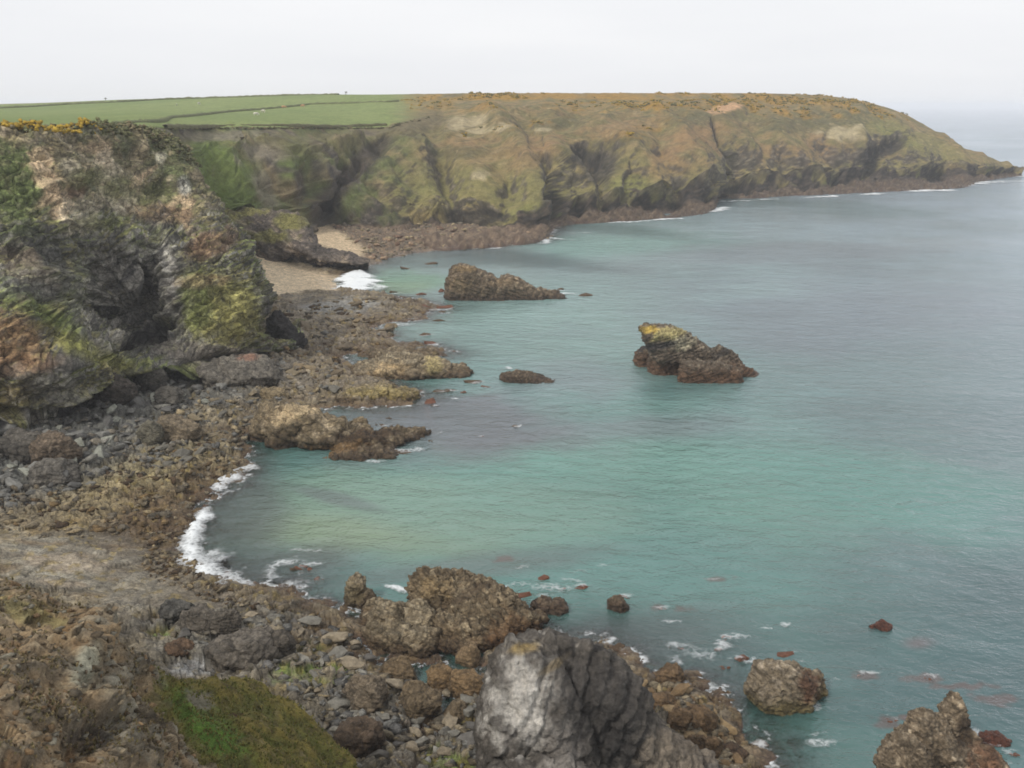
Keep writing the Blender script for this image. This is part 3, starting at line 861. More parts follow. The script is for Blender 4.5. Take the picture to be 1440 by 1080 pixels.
fc = mixc(fc, S(130, 126, 112), sstep(.0, .3, fbm(FP * .45, 4, 208)) * sstep(70, 150, fpx + 40 * f1) * .7)
fc = mixc(fc, S(146, 144, 126), ell(fpx, fpy, 120, 935, 16, 32, -25, .4, f2 * .6) * .85)
fc = mixc(fc, S(110, 108, 62), ell(fpx, fpy, 40, 860, 50, 16, -20, .4, f2) * .5)
fc = mixc(fc, S(64, 56, 50), ell(fpx, fpy, 125, 1040, 34, 18, 10, .4, f2 * .6) * .7)
gt = mixc(S(96, 96, 44), S(118, 106, 50), sstep(-.3, .3, f1 + .6 * f2))
gt = mixc(gt, S(70, 62, 34), sstep(.1, .45, fbm(FP * .9, 4, 209)) * .8)
gt = mixc(gt, S(84, 112, 40), ell(fpx, fpy, 300, 1030, 24, 84, 46, .5, f2 * .5) * .95)
gt = mixc(gt, S(92, 84, 50), sstep(.0, .35, fbm(FP * .6, 4, 212)) * .7)
gt = mixc(gt, S(128, 116, 84), sstep(.2, .45, fbm(FP * 1.6, 3, 213)) * .5)
gt = mixc(gt, S(66, 40, 28), sstep(.62, .42, worley(FP * .55, 210)[0] + .2 * f2 + .3) * ell(fpx, fpy, 350, 995, 50, 28, -30, .3, f2 * .3))
gt = mixc(gt, S(120, 112, 100), ell(fpx, fpy, 282, 985, 20, 12, -30, .4, f2 * .8) * .8)
fc = mixc(fc, gt, tong)
fc = np.where(tong[..., None] > .5, fc * 1.12, fc * np.array([1.36, 1.36, 1.36]))
fc *= (1 + .35 * fbm(FP * 4, 3, 211) + .35 * (vid - .5) * rough)[..., None]
grid_object('near_slope', FP, np.concatenate([fc, np.ones(fc.shape[:2] + (1,))], -1), M_NEAR, 'structure')
# ================================================================ foreshore: one sheet from the sea bed up to the foot of the cliffs
WATERLINE = [  # the tide line in image pixels, from the near rocks round to the far cove
    (1100, 1400), (1075, 1120), (1045, 1050), (1025, 1012), (1010, 985), (968, 962), (925, 955), (880, 940), (860, 915), (835, 905), (800, 905), (742, 896), (735, 905), (700, 918),
    (668, 930), (640, 935), (600, 925), (560, 925), (530, 920), (505, 912), (492, 895), (480, 872), (455, 856), (425, 840), (395, 836), (360, 833), (325, 826), (295, 812),
    (272, 795), (263, 770), (266, 742), (282, 715), (298, 692), (318, 670), (338, 655), (345, 640), (338, 628), (345, 612), (362, 600), (400, 585), (440, 572), (470, 572), (500, 572),
    (545, 569), (572, 566), (590, 560), (560, 548), (540, 540), (520, 530), (500, 520), (482, 514), (478, 503), (500, 496), (540, 494), (580, 497), (622, 500), (606, 488),
    (575, 484), (545, 478), (520, 462), (535, 455), (560, 452), (585, 447), (600, 438), (620, 432), (590, 424), (560, 419), (528, 412), (500, 410),
    (478, 407), (468, 398), (478, 388), (500, 380), (522, 372), (545, 361), (600, 353), (650, 349), (700, 346), (745, 341), (768, 336), (772, 326), (800, 300), (800, 230), (-600, 230), (-900, 500), (-1500, 1400)]
wl = np.array([at_z(a, b, 0)[:2] for a, b in WATERLINE])

POOLS = [[(488, 872), (500, 868), (516, 890), (530, 915), (512, 935), (494, 915)], [(530, 915), (575, 935), (625, 935), (690, 930), (705, 945), (680, 962), (640, 960), (600, 968), (560, 962), (530, 940)],
         [(588, 1000), (600, 975), (628, 968), (650, 985), (640, 1010), (612, 1018)], [(482, 500), (505, 494), (530, 497), (522, 512), (500, 524), (484, 516)], [(535, 455), (585, 448), (600, 455), (560, 466)]]
pools = [np.array([at_z(a, b, 0)[:2] for a, b in q]) for q in POOLS]

def coast(x, y):
    w = 2.2 * vnoise(np.stack([x * .09, y * .09, x * 0], -1), 301) + .9 * vnoise(np.stack([x * .35, y * .35, x * 0], -1), 302)
    s = in_poly(x, y, wl)
    for q in pools:
        s = np.minimum(s, -in_poly(x, y, q) * 1.4)
    return s + w * np.clip(y / 120, .4, 1.3) * np.where(y < 110, .45, 1)

SAND = [(345, 352), (395, 372), (450, 380), (490, 384), (470, 398), (478, 409), (440, 408), (405, 416), (380, 422), (355, 400), (335, 370)]
SAND2 = [(425, 322), (455, 322), (500, 345), (520, 352), (500, 362), (460, 352), (430, 345)]
PLATE = [(-60, 740), (60, 735), (180, 745), (250, 765), (270, 800), (330, 835), (300, 860), (220, 850), (150, 850), (60, 830), (-60, 860)]
PLATE2 = [(400, 425), (440, 412), (530, 422), (545, 440), (500, 450), (430, 448)]

def shore_h(x, y, want=False):
    X = np.stack([x, y, np.zeros_like(x)], -1)
    sd_ = coast(x, y)
    px, py = sight(np.stack([x, y, np.full_like(x, 1.5)], -1))
    sand = np.maximum(polym(px, py, SAND, 4), polym(px, py, SAND2, 4))
    plate = np.maximum(polym(px, py, PLATE, 14, 12 * vnoise(X * .08, 7)), polym(px, py, PLATE2, 6) * .8)
    base = np.where(sd_ > 0, .15 + 4.6 * (1 - np.exp(-sd_ / 38)), sd_ * .16)
    base = np.maximum(base, -6 + .4 * vnoise(X * .03, 8))
    up = sstep(-8, 5, sd_)
    n1 = ridged(X * (.06, .09, 1), 4, 303)
    rr = n1 * .8 + fbm(X * .22, 4, 304) * .9
    wr = vnoise(X * .3, 305) * .4
    a1, a2, aid = worley(np.stack([x * .22 + wr, y * .2 + wr], -1), 306)
    b1, b2, bid = worley(np.stack([x * .62 + wr, y * .55 - wr], -1), 307)
    c1, c2, cid = worley(np.stack([x * 1.6 + wr * 2, y * 1.4 - wr], -1), 309)
    h1, g1_, i1 = facets(np.stack([x * .16 + wr, y * .2 + wr], -1), 321, 1.2)
    h2, g2_, i2 = facets(np.stack([x * .5 + wr, y * .6 - wr], -1), 331, 1.3)
    h3, g3_, i3 = facets(np.stack([x * 1.25 + wr * 2, y * 1.4 - wr], -1), 341, 1.3)
    stone = (h1 - .6) * .6 + (h2 - .55) * .5 * sstep(0, .2, g2_) + (h3 - .5) * .34 - sstep(.1, 0, g2_) * .25
    aid, bid, cid = i1, i2, i3
    a1, a2, b1, b2 = 0, g1_, 0, g2_
    stone_old = (sstep(0, .3, a2 - a1) * (.4 + aid * 1.2) * 1.0 - .7) * .8 + (sstep(0, .4, b2 - b1) * (.3 + bid) - .5) * .75 + (sstep(0, .4, c2 - c1) * (.3 + cid) - .5) * .32
    lay = ridged(np.stack([x * .25 + y * .55, x * .03, y * .03], -1) + .25 * wr[..., None], 3, 308) * .35
    calm = np.clip(sand + plate * .75, 0, 1)
    h = base + up * ((rr * .75 + stone) * (1 - calm) + (h1 - .5) * .05 * plate + lay * (.6 - .35 * plate) * (1 - sand) + sand * .08 * vnoise(X * .15, 9))
    if want:
        return h, sd_, sand, plate, stone, (a2 - a1, aid, b2 - b1, bid, cid)
    return h

NX, ND = 1150, 980
sx = np.linspace(-.80, .50, NX)[None, :]
dd = np.exp(np.linspace(math.log(26), math.log(425), ND))[:, None]
GX, GY = sx * dd, dd + 0 * sx
GH, gsd, gsand, gplate, gstone, gw = shore_h(GX, GY, True)
GP = np.stack([GX, GY, GH], -1)
gpx, gpy = sight(GP)
g1 = fbm(GP * (.1, .1, 0), 4, 311)
g2 = fbm(GP * (.5, .5, .5), 4, 312)
gb = mixc(S(116, 106, 88), S(134, 120, 92), sstep(-.3, .4, g1 + g2 * .5))
gb = mixc(gb, S(92, 86, 76), sstep(-.1, .4, fbm(GP * (.3, .3, .3), 4, 313)) * .8)
gid = (gw[3] - .5) * .5 + (gw[4] - .5) * .35
def GE(c, cx, cy, rx, ry, an=0, k=1.0, soft=.45, wv=.8):
    global gb
    gb = mixc(gb, c, ell(gpx, gpy, cx, cy, rx, ry, an, soft, (g1 * .8 + g2 * .7) * wv) * k)
GE(S(92, 92, 86), 60, 620, 210, 75, 12, .95)
GE(S(98, 96, 88), 250, 540, 120, 40, 10, .8)
GE(S(96, 94, 88), 360, 520, 60, 30, 0, .6)
GE(S(118, 106, 90), 480, 480, 140, 70, 0, .5)
GE(S(138, 124, 84), 230, 670, 110, 40, 15, .75)
GE(S(130, 114, 78), 120, 720, 130, 30, 12, .7)
GE(S(162, 130, 60), 60, 745, 60, 6, 14, .6)
GE(S(88, 68, 46), 215, 725, 70, 34, 10, .8)
GE(S(84, 68, 50), 280, 690, 40, 40, 0, .6)
GE(S(136, 130, 114), 90, 795, 130, 46, -5, .85)
layc = ridged(np.stack([GX * .25 + GY * .55, GX * .03, GY * .03], -1) + .1 * g2[..., None], 4, 308)
gb = mixc(gb, S(92, 84, 70), gplate * sstep(.1, .6, layc) * .4)
gb = gb * (1 + gplate * (.35 * (gw[1] - .5) + .3 * (gw[3] - .5)))[..., None]
gb = mixc(gb, gb * .5, gplate * sstep(.06, .0, gw[0]) * .7)
gb = mixc(gb, S(120, 100, 70), gplate * sstep(.1, .4, fbm(GP * (.15, .4, 0), 4, 317)) * .7)
GE(S(158, 138, 112), 70, 790, 60, 10, -5, .5, wv=1.4)
GE(S(158, 138, 112), 80, 820, 40, 6, -5, .5, wv=1.4)
GE(S(118, 112, 98), 240, 830, 90, 30, 0, .6)
GE(S(102, 98, 88), 330, 890, 130, 46, 10, .75)
GE(S(94, 92, 86), 560, 1000, 160, 70, 0, .6)
GE(S(128, 112, 88), 480, 890, 100, 26, 10, .5)
for a in [(410, 935, 50, 18, 0), (440, 915, 36, 10, 20), (650, 1020, 26, 40, 0), (230, 900, 30, 12, 0), (460, 950, 26, 10, 0), (640, 1060, 30, 22, 0)]:
    gb = mixc(gb, S(112, 132, 46), ell(gpx, gpy, *a, .6, g2 * 1.2) * sstep(.2, -.15, gstone) * .9)
GE(S(138, 138, 136), 270, 940, 40, 10, 5, .85)  # sheen of the puddle, painted as pale grey ground colour
GE(S(128, 128, 124), 480, 430, 50, 10, 5, .7)
pool = S(150, 152, 156)
gl2 = gb.mean(-1, keepdims=True); gb = (gl2 + (gb - gl2) * .82) * 1.5
gb = gb * (1 + .75 * gid * (1 - gplate * .6))[..., None]
gb = mixc(gb, gb * .45, sstep(.12, .0, gw[2]) * (1 - gplate) * (1 - gsand) * .5)
weed = mixc(S(92, 72, 50), S(120, 98, 62), sstep(-.3, .4, g2))
gb = mixc(gb, weed, sstep(1.6, .2, GH + g1 * 1.2) * (1 - gplate * .4) * (1 - sstep(300, 345, GY)) * .75)
ylw = sstep(.1, .35, fbm(GP * .7, 3, 314)) * sstep(.3, 1.2, GH) * sstep(2.6, 1.6, GH)
gb = mixc(gb, S(150, 130, 72), ylw * .6 * (1 - gsand))
gb = mixc(gb, S(80, 52, 46), sstep(.5, -.4, GH) * .8)
bedc = mixc(S(120, 136, 112), S(84, 66, 60), sstep(-.1, .2, fbm(GP * (.06, .06, 0), 4, 315)))
gb = mixc(gb, bedc, sstep(-1.0, -2.4, GH))
fars = sstep(300, 345, GY) * (1 - gsand)
gb = mixc(gb, mixc(S(106, 92, 78), S(146, 122, 98), sstep(-.3, .4, g2)), fars * .8 * sstep(-.3, .3, GH))
sandc = mixc(S(226, 204, 170), S(204, 180, 146), sstep(420, 372, gpy) * .8 * sstep(390, 470, gpx))
gb = mixc(gb, sandc, gsand * sstep(.75, .3, np.abs(g2) * sstep(405, 418, gpy)))
gb *= (1 + .3 * fbm(GP * 2.2, 3, 316))[..., None]
ga = np.where(GH < .7, .45, 1.0) * np.where(gplate > .5, .8, 1.0)
grid_object('foreshore', GP, np.concatenate([gb, ga[..., None]], -1), M_SHORE, 'structure', keep=(GH > -5.2))

# ================================================================ the sea
def sea_body(x, y):
    X = np.stack([x, y, np.zeros_like(x)], -1)
    px, py = sight(X)
    r = np.sqrt(x * x + y * y)
    n = fbm(X * .02, 4, 401) + .35 * fbm(X * .1, 3, 402)
    n2 = fbm(X * (.012, .03, 1), 4, 403)
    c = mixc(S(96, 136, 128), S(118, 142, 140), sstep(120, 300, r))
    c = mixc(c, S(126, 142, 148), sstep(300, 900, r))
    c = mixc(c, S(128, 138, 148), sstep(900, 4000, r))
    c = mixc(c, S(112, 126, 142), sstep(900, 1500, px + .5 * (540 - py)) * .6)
    def E(col, cx, cy, rx, ry, an=0, k=1., soft=.6, wv=1.15):
        nonlocal c
        c = mixc(c, col, ell(px, py, cx, cy, rx, ry, an, soft, n * wv) * k)
    E(S(96, 116, 116), 1330, 640, 340, 330, 0, .75)
    E(S(60, 86, 88), 1330, 960, 320, 150, 0, .75)
    E(S(80, 102, 100), 1050, 900, 260, 90, 0, .6)
    E(S(108, 152, 138), 960, 680, 330, 80, -6, .85)
    E(S(96, 146, 136), 1240, 690, 220, 46, -14, .6)
    E(S(96, 136, 128), 900, 790, 300, 60, -8, .6)
    E(S(122, 146, 124), 520, 745, 170, 44, -4, .9)
    E(S(134, 152, 118), 480, 750, 90, 22, -4, .55)
    E(S(118, 148, 126), 480, 690, 120, 26, 0, .7)
    E(S(122, 156, 140), 690, 720, 160, 36, -5, .7)
    E(S(124, 156, 148), 740, 460, 200, 50, 0, .75)
    E(S(110, 152, 140), 860, 345, 130, 20, 4, .7)
    E(S(104, 146, 120), 580, 394, 60, 14, 0, .95)
    E(S(116, 148, 112), 560, 404, 40, 8, 0, .7)
    E(S(120, 160, 152), 1030, 590, 160, 20, -6, .45)
    # weed and rock on the bottom, seen through the water, plus painted reflections
    sm = sstep(-.25, .25, n2 + .3 * n)
    E(S(104, 104, 110), 650, 590, 190, 46, 4, .85)
    E(S(112, 110, 118), 900, 600, 200, 22, 3, .5)
    E(S(120, 126, 132), 800, 540, 160, 30, 0, .5)
    E(S(90, 98, 96), 330, 700, 60, 60, 30, .7)
    E(S(92, 96, 98), 470, 700, 60, 8, -14, .6)
    E(S(88, 96, 92), 400, 800, 120, 26, 8, .8)
    E(S(98, 110, 106), 650, 800, 190, 16, 6, .7)
    E(S(84, 94, 92), 880, 900, 200, 40, 10, .6)
    E(S(116, 120, 134), 1160, 440, 240, 50, 0, .4)
    E(S(110, 116, 122), 1080, 360, 240, 14, 2, .5)
    E(S(56, 78, 78), 690, 358, 130, 12, -6, .95, wv=.4)  # dark reflection of the near headland foot, put into the water colour
    E(S(70, 92, 90), 620, 370, 60, 8, 0, .6)
    E(S(64, 96, 92), 860, 322, 110, 8, -6, .8, wv=.4)  # same painted reflection below the middle headland
    E(S(78, 104, 104), 1150, 290, 180, 8, -4, .8)  # and below the far headland, also painted reflection
    E(S(70, 104, 100), 940, 548, 70, 16, 4, .5)  # the beaked islet's dark reflection, painted into the water colour
    E(S(118, 92, 92), 1290, 905, 26, 10, 0, .5)
    for a in [(1215, 950, 22, 6), (1300, 955, 24, 7), (1250, 1015, 20, 10), (1400, 985, 30, 8), (960, 856, 14, 5), (1010, 815, 16, 4), (925, 855, 12, 5), (710, 787, 14, 4), (1345, 965, 40, 5), (1290, 1010, 30, 6)]:
        c = mixc(c, S(104, 74, 66), ell(px, py, *a, 0, .5, n * .8 + 1.6 * fbm(X * .7, 3, 431)) * .6)
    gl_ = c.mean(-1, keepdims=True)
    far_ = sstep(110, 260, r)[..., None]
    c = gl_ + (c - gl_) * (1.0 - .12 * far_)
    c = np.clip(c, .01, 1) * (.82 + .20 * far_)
    c = c * (1 + .14 * n2 + .12 * n)[..., None]
    return c

def sea_grid(rs, s):
    R, A = rs[:, None], s[None, :]
    X, Y = R * np.sin(A), R * np.cos(A)
    Hb = np.full(X.shape, -8.0)
    near = rs < 500
    Hb[near] = shore_h(X[near], Y[near])
    z = .06 * vnoise(np.stack([X * .06, Y * .09, 0 * X], -1), 411)
    P = np.stack([X, Y, z], -1)
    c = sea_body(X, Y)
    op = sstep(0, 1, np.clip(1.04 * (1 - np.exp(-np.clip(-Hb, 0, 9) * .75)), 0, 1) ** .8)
    return P, np.concatenate([c, op[..., None]], -1), Hb

rs = np.concatenate([np.exp(np.linspace(math.log(36), math.log(760), 900)), np.exp(np.linspace(math.log(770), math.log(30000), 60))])
P_, C_, Hb = sea_grid(rs, np.radians(np.linspace(-42, 52, 760)))

m, N, K = newmat('sea_water')
out = N.new('ShaderNodeOutputMaterial')
at = N.new('ShaderNodeAttribute'); at.attribute_name = 'Col'
geo = N.new('ShaderNodeNewGeometry')
def wave_noise(scale, sx_, sy_, rot, detail, rough_=.55, dist=0.0):
    mp_ = N.new('ShaderNodeMapping')
    mp_.inputs['Rotation'].default_value = (0, 0, math.radians(rot))
    mp_.inputs['Scale'].default_value = (sx_, sy_, 1)
    n_ = N.new('ShaderNodeTexNoise')
    n_.inputs['Scale'].default_value = scale
    n_.inputs['Detail'].default_value = detail
    n_.inputs['Roughness'].default_value = rough_
    n_.inputs['Distortion'].default_value = dist
    K.new(geo.outputs['Position'], mp_.inputs[0])
    K.new(mp_.outputs[0], n_.inputs['Vector'])
    return n_
w1n = wave_noise(.42, .62, 1.0, 22, 5, .62, .4)
w2n = wave_noise(.10, .65, 1.0, 30, 3, .5, .3)
w3n = wave_noise(1.6, .85, 1.0, 10, 3, .6, .2)
gust = wave_noise(.006, .5, 1.0, 15, 4, .6, .5)
def mth(op, a, b):
    n_ = N.new('ShaderNodeMath'); n_.operation = op
    for i, v in enumerate((a, b)):
        if isinstance(v, (int, float)): n_.inputs[i].default_value = v
        else: K.new(v, n_.inputs[i])
    return n_.outputs[0]
gs = N.new('ShaderNodeMapRange')
gs.inputs['From Min'].default_value = .35; gs.inputs['From Max'].default_value = .65
gs.inputs['To Min'].default_value = .55; gs.inputs['To Max'].default_value = 1.25
K.new(gust.outputs['Fac'], gs.inputs['Value'])
hsum = mth('ADD', mth('ADD', mth('MULTIPLY', w1n.outputs['Fac'], .8), mth('MULTIPLY', w2n.outputs['Fac'], 1.1)), mth('MULTIPLY', w3n.outputs['Fac'], .16))
hsum = mth('MULTIPLY', hsum, gs.outputs[0])
bp = N.new('ShaderNodeBump')
bp.inputs['Strength'].default_value = .95
bp.inputs['Distance'].default_value = 1.0
K.new(hsum, bp.inputs['Height'])
df = N.new('ShaderNodeBsdfDiffuse')
K.new(at.outputs['Color'], df.inputs['Color'])
tr = N.new('ShaderNodeBsdfTransparent')
tr.inputs[0].default_value = (.72, .86, .82, 1)
m1 = N.new('ShaderNodeMixShader')
K.new(at.outputs['Alpha'], m1.inputs[0]); K.new(tr.outputs[0], m1.inputs[1]); K.new(df.outputs[0], m1.inputs[2])
gl = N.new('ShaderNodeBsdfGlossy')
gl.inputs['Roughness'].default_value = .15
gl.inputs['Color'].default_value = (.92, .95, .98, 1)
K.new(bp.outputs[0], gl.inputs['Normal'])
fr = N.new('ShaderNodeFresnel'); fr.inputs['IOR'].default_value = 1.48
K.new(bp.outputs[0], fr.inputs['Normal'])
frc = mth('MINIMUM', fr.outputs[0], .62)
m2 = N.new('ShaderNodeMixShader')
K.new(frc, m2.inputs[0]); K.new(m1.outputs[0], m2.inputs[1]); K.new(gl.outputs[0], m2.inputs[2])
# thin wash where the water meets the shore
wn = N.new('ShaderNodeTexNoise'); wn.inputs['Scale'].default_value = .55; wn.inputs['Detail'].default_value = 8; wn.inputs['Roughness'].default_value = .72; wn.inputs['Distortion'].default_value = .8
K.new(geo.outputs['Position'], wn.inputs['Vector'])
wa = mth('ADD', wn.outputs['Fac'], mth('MULTIPLY', mth('SUBTRACT', .22, at.outputs['Alpha']), .7))
wr_ = N.new('ShaderNodeMapRange')
wr_.inputs['From Min'].default_value = .60; wr_.inputs['From Max'].default_value = .78; wr_.inputs['To Max'].default_value = .75
K.new(wa, wr_.inputs['Value'])
wd_ = N.new('ShaderNodeBsdfDiffuse'); wd_.inputs[0].default_value = (.8, .82, .82, 1)
m3 = N.new('ShaderNodeMixShader')
K.new(wr_.outputs[0], m3.inputs[0]); K.new(m2.outputs[0], m3.inputs[1]); K.new(wd_.outputs[0], m3.inputs[2])
K.new(m3.outputs[0], out.inputs['Surface'])
M_SEA = m
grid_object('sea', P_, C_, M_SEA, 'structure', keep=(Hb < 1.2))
# ================================================================ builders for rocks that stand on their own
def tag(o, label, cat, group=None, kind=None):
    o['label'] = label
    o['category'] = cat
    if group: o['group'] = group
    if kind: o['kind'] = kind
    return o

def angular(seed, sub=3, cuts=12, depth=(.45, .88)):
    """unit stone with broken flat sides"""
    bm = bmesh.new()
    bmesh.ops.create_icosphere(bm, subdivisions=sub, radius=1.0)
    V = np.array([v.co[:] for v in bm.verts])
    F = np.array([[v.index for v in f.verts] for f in bm.faces])
    bm.free()
    rg = np.random.RandomState(seed)
    for k in range(cuts):
        n = rg.normal(size=3); n /= np.linalg.norm(n)
        d = rg.uniform(*depth)
        over = np.maximum(V @ n - d, 0)
        V = V - over[:, None] * n * .93
    V = V * (1 + .07 * fbm(V * 1.6 + seed * 9.1, 3, seed))[:, None] * (1 + .04 * fbm(V * 5 + seed, 2, seed + 5))[:, None]
    return V, F

def hull_stone(seed, n=14, squash=(1.0, .78, .6), bev=.05, cuts=1):
    """an angular broken stone: hull of a few points, edges slightly worn"""
    rgq = np.random.RandomState(seed)
    bm = bmesh.new()
    for k in range(n):
        p = rgq.normal(size=3); p /= np.linalg.norm(p)
        p *= rgq.uniform(.82, 1.08)
        bm.verts.new((p[0] * squash[0], p[1] * squash[1], p[2] * squash[2]))
    r = bmesh.ops.convex_hull(bm, input=bm.verts)
    bmesh.ops.delete(bm, geom=[v for v in r['geom_interior'] if isinstance(v, bmesh.types.BMVert)], context='VERTS')
    bmesh.ops.dissolve_limit(bm, angle_limit=math.radians(16), verts=bm.verts, edges=bm.edges)
    if bev:
        bmesh.ops.bevel(bm, geom=list(bm.edges), offset=bev, segments=1, profile=.6, affect='EDGES')
    bmesh.ops.triangulate(bm, faces=bm.faces)
    if cuts:
        for _ in range(cuts):
            bmesh.ops.subdivide_edges(bm, edges=bm.edges, cuts=1, use_grid_fill=True)
        bmesh.ops.triangulate(bm, faces=bm.faces)
    bm.verts.index_update()
    V = np.array([v.co[:] for v in bm.verts]); F = np.array([[v.index for v in f.verts] for f in bm.faces])
    bm.free()
    return V, F

def blob(px, py, zc, rx, ry, rz, rot=0, tilt=0, seed=None):
    return ('b', px, py, zc, rx, ry, rz, rot, tilt, seed)

def slab(poly, d, tf, tb, sf=.72, sb=.8):
    return ('s', poly, d, tf, tb, sf, sb)

def sculpt(name, label, cat, pieces, voxel, amp, pal, seed, bed=(.2, 0, 1), patches=(), group=None, wetz=1.3, bedk=.35, mat=None, dens=1.0, cell=.6, streak=0.0, saws=.55):
    bm = bmesh.new()
    for pc in pieces:
        if pc[0] == 'b':
            _, px, py, zc, rx, ry, rz, rot, tilt, sdd = pc
            c = Vector(at_z(px, py, zc))
            V, F = hull_stone(sdd if sdd is not None else int(px * 7 + py), 30, (1, 1, 1), 0, 0)
            M = Matrix.Translation(c) @ Matrix.Rotation(math.radians(rot), 4, 'Z') @ Matrix.Rotation(math.radians(tilt), 4, 'Y')
            vs = [bm.verts.new(M @ Vector((v[0] * rx * 1.1, v[1] * ry * 1.1, v[2] * rz * 1.1))) for v in V]
            for f in F:
                bm.faces.new([vs[i] for i in f])
        else:
            _, poly, d, tf, tb, sf, sb = pc
            pts = np.array([at_d(a, b, d) for a, b in poly])
            cx = pts[:, 0].mean(); zb = pts[:, 2].min()
            tmp = bmesh.new()
            for off, s in ((0, 1.0), (-tf * .55, (1 + sf) / 2 + .08), (-tf, sf), (tb, sb)):
                for p in pts:
                    tmp.verts.new((cx + (p[0] - cx) * s, p[1] + off, zb + (p[2] - zb) * s))
            bmesh.ops.convex_hull(tmp, input=tmp.verts)
            me_ = bpy.data.meshes.new('t'); tmp.to_mesh(me_); tmp.free()
            bm.from_mesh(me_); bpy.data.meshes.remove(me_)
    bmesh.ops.recalc_face_normals(bm, faces=bm.faces)
    me0 = bpy.data.meshes.new('t'); bm.to_mesh(me0); bm.free()
    o0 = bpy.data.objects.new('t', me0); sc.collection.objects.link(o0)
    md = o0.modifiers.new('r', 'REMESH'); md.mode = 'VOXEL'; md.voxel_size = voxel
    sm = o0.modifiers.new('s', 'SMOOTH'); sm.iterations = 1; sm.factor = .5
    dg = bpy.context.evaluated_depsgraph_get()
    me = bpy.data.meshes.new_from_object(o0.evaluated_get(dg))
    bpy.data.objects.remove(o0); bpy.data.meshes.remove(me0)
    n = len(me.vertices)
    V = np.empty(n * 3, np.float32); me.vertices.foreach_get('co', V); V = V.reshape(-1, 3).astype(np.float64)
    Nn = np.empty(n * 3, np.float32); me.vertices.foreach_get('normal', Nn); Nn = Nn.reshape(-1, 3).astype(np.float64)
    k = dens / max(amp, .2)
    bv = V @ np.array(bed)
    wv = fbm(V * .5 * k, 3, seed)
    bb = np.stack([bv * 1.1 * k + wv * .5, V[:, 0] * .12 * k, V[:, 1] * .12 * k], -1)
    st = ridged(bb, 3, seed + 1)
    a1, a2, aid = worley(V * np.array([.5, .5, .75]) * k + .35 * wv[:, None], seed + 2)
    sv = V.copy(); sv[:, 2] *= .22; sv[:, 1] *= .6
    sk = ridged(sv * 1.1 * k + .5 * wv[:, None], 4, seed + 9)
    sw = saw(bv * .75 * k + wv * .6) * 1.0 + saw((V @ np.array([bed[2], .3, -bed[0]])) * .42 * k + wv * .7) * .6
    d = amp * (sw * saws + fbm(V * .35 * k, 4, seed + 3) * 1.1 + st * bedk + (aid - .5) * .55 * cell - sstep(.16, 0, a2 - a1) * .35 * cell + ridged(V * 1.4 * k, 4, seed + 4) * .26 + sk * streak)
    V = V + Nn * d[:, None]
    org = V[:, :3].mean(0); org[2] = min(V[:, 2].min(), 0)
    px, py = sight(V)
    lo, mid, hi = pal
    nz_ = np.abs(Nn[:, 2])
    c = mixc(mid, hi, sstep(.1, .55, fbm(V * .6 * k, 4, seed + 5) + .35 * (Nn[:, 2] - .3)))
    c = mixc(c, mid * .6, sstep(.05, .5, fbm(V * 1.1 * k, 4, seed + 6)) * .6)
    c = c * (1 + .5 * cell * (aid - .5))[:, None]
    if streak: c = mixc(c, mid * .5, sstep(.15, .6, sk) * .8)
    c = mixc(c, c * .5, sstep(.12, 0, a2 - a1) * .7 * cell)
    c = mixc(c, mid * .55, sstep(.25, .7, st) * .5)
    ww_ = fbm(V * .8, 3, seed + 7)
    c = mixc(c, lo, sstep(wetz + .9, wetz * .35, V[:, 2] + ww_ * .8) * .9)
    for (col, cx, cy, rx, ry, an, kk) in patches:
        c = mixc(c, col, ell(px, py, cx, cy, rx, ry, an, .45, ww_ * .9 + wv * .4) * kk)
    c *= (1 + .45 * fbm(V * 3.1, 3, seed + 8) + .3 * fbm(V * 1.2, 3, seed + 10))[:, None]
    c = c * 1.28
    al = np.where(V[:, 2] < .8, .5, 1.0)
    V = V - org
    me.vertices.foreach_set('co', V.astype(np.float32).ravel())
    me.materials.clear()
    for ca in list(me.color_attributes): me.color_attributes.remove(ca)
    set_col(me, np.concatenate([c, al[:, None]], -1))
    me.name = name
    o = finish(me, name, mat or M_ROCK)
    o.location = org
    return tag(o, label, cat, group)

BROWN = (S(72, 58, 46), S(108, 94, 76), S(150, 134, 110))
OCHRE = (S(84, 68, 50), S(134, 120, 96), S(170, 156, 130))
GREY = (S(88, 78, 66), S(118, 112, 104), S(160, 154, 144))
RED = (S(92, 58, 46), S(104, 72, 56), S(124, 96, 76))
YEL = S(176, 144, 52)
PALE = S(178, 172, 158)

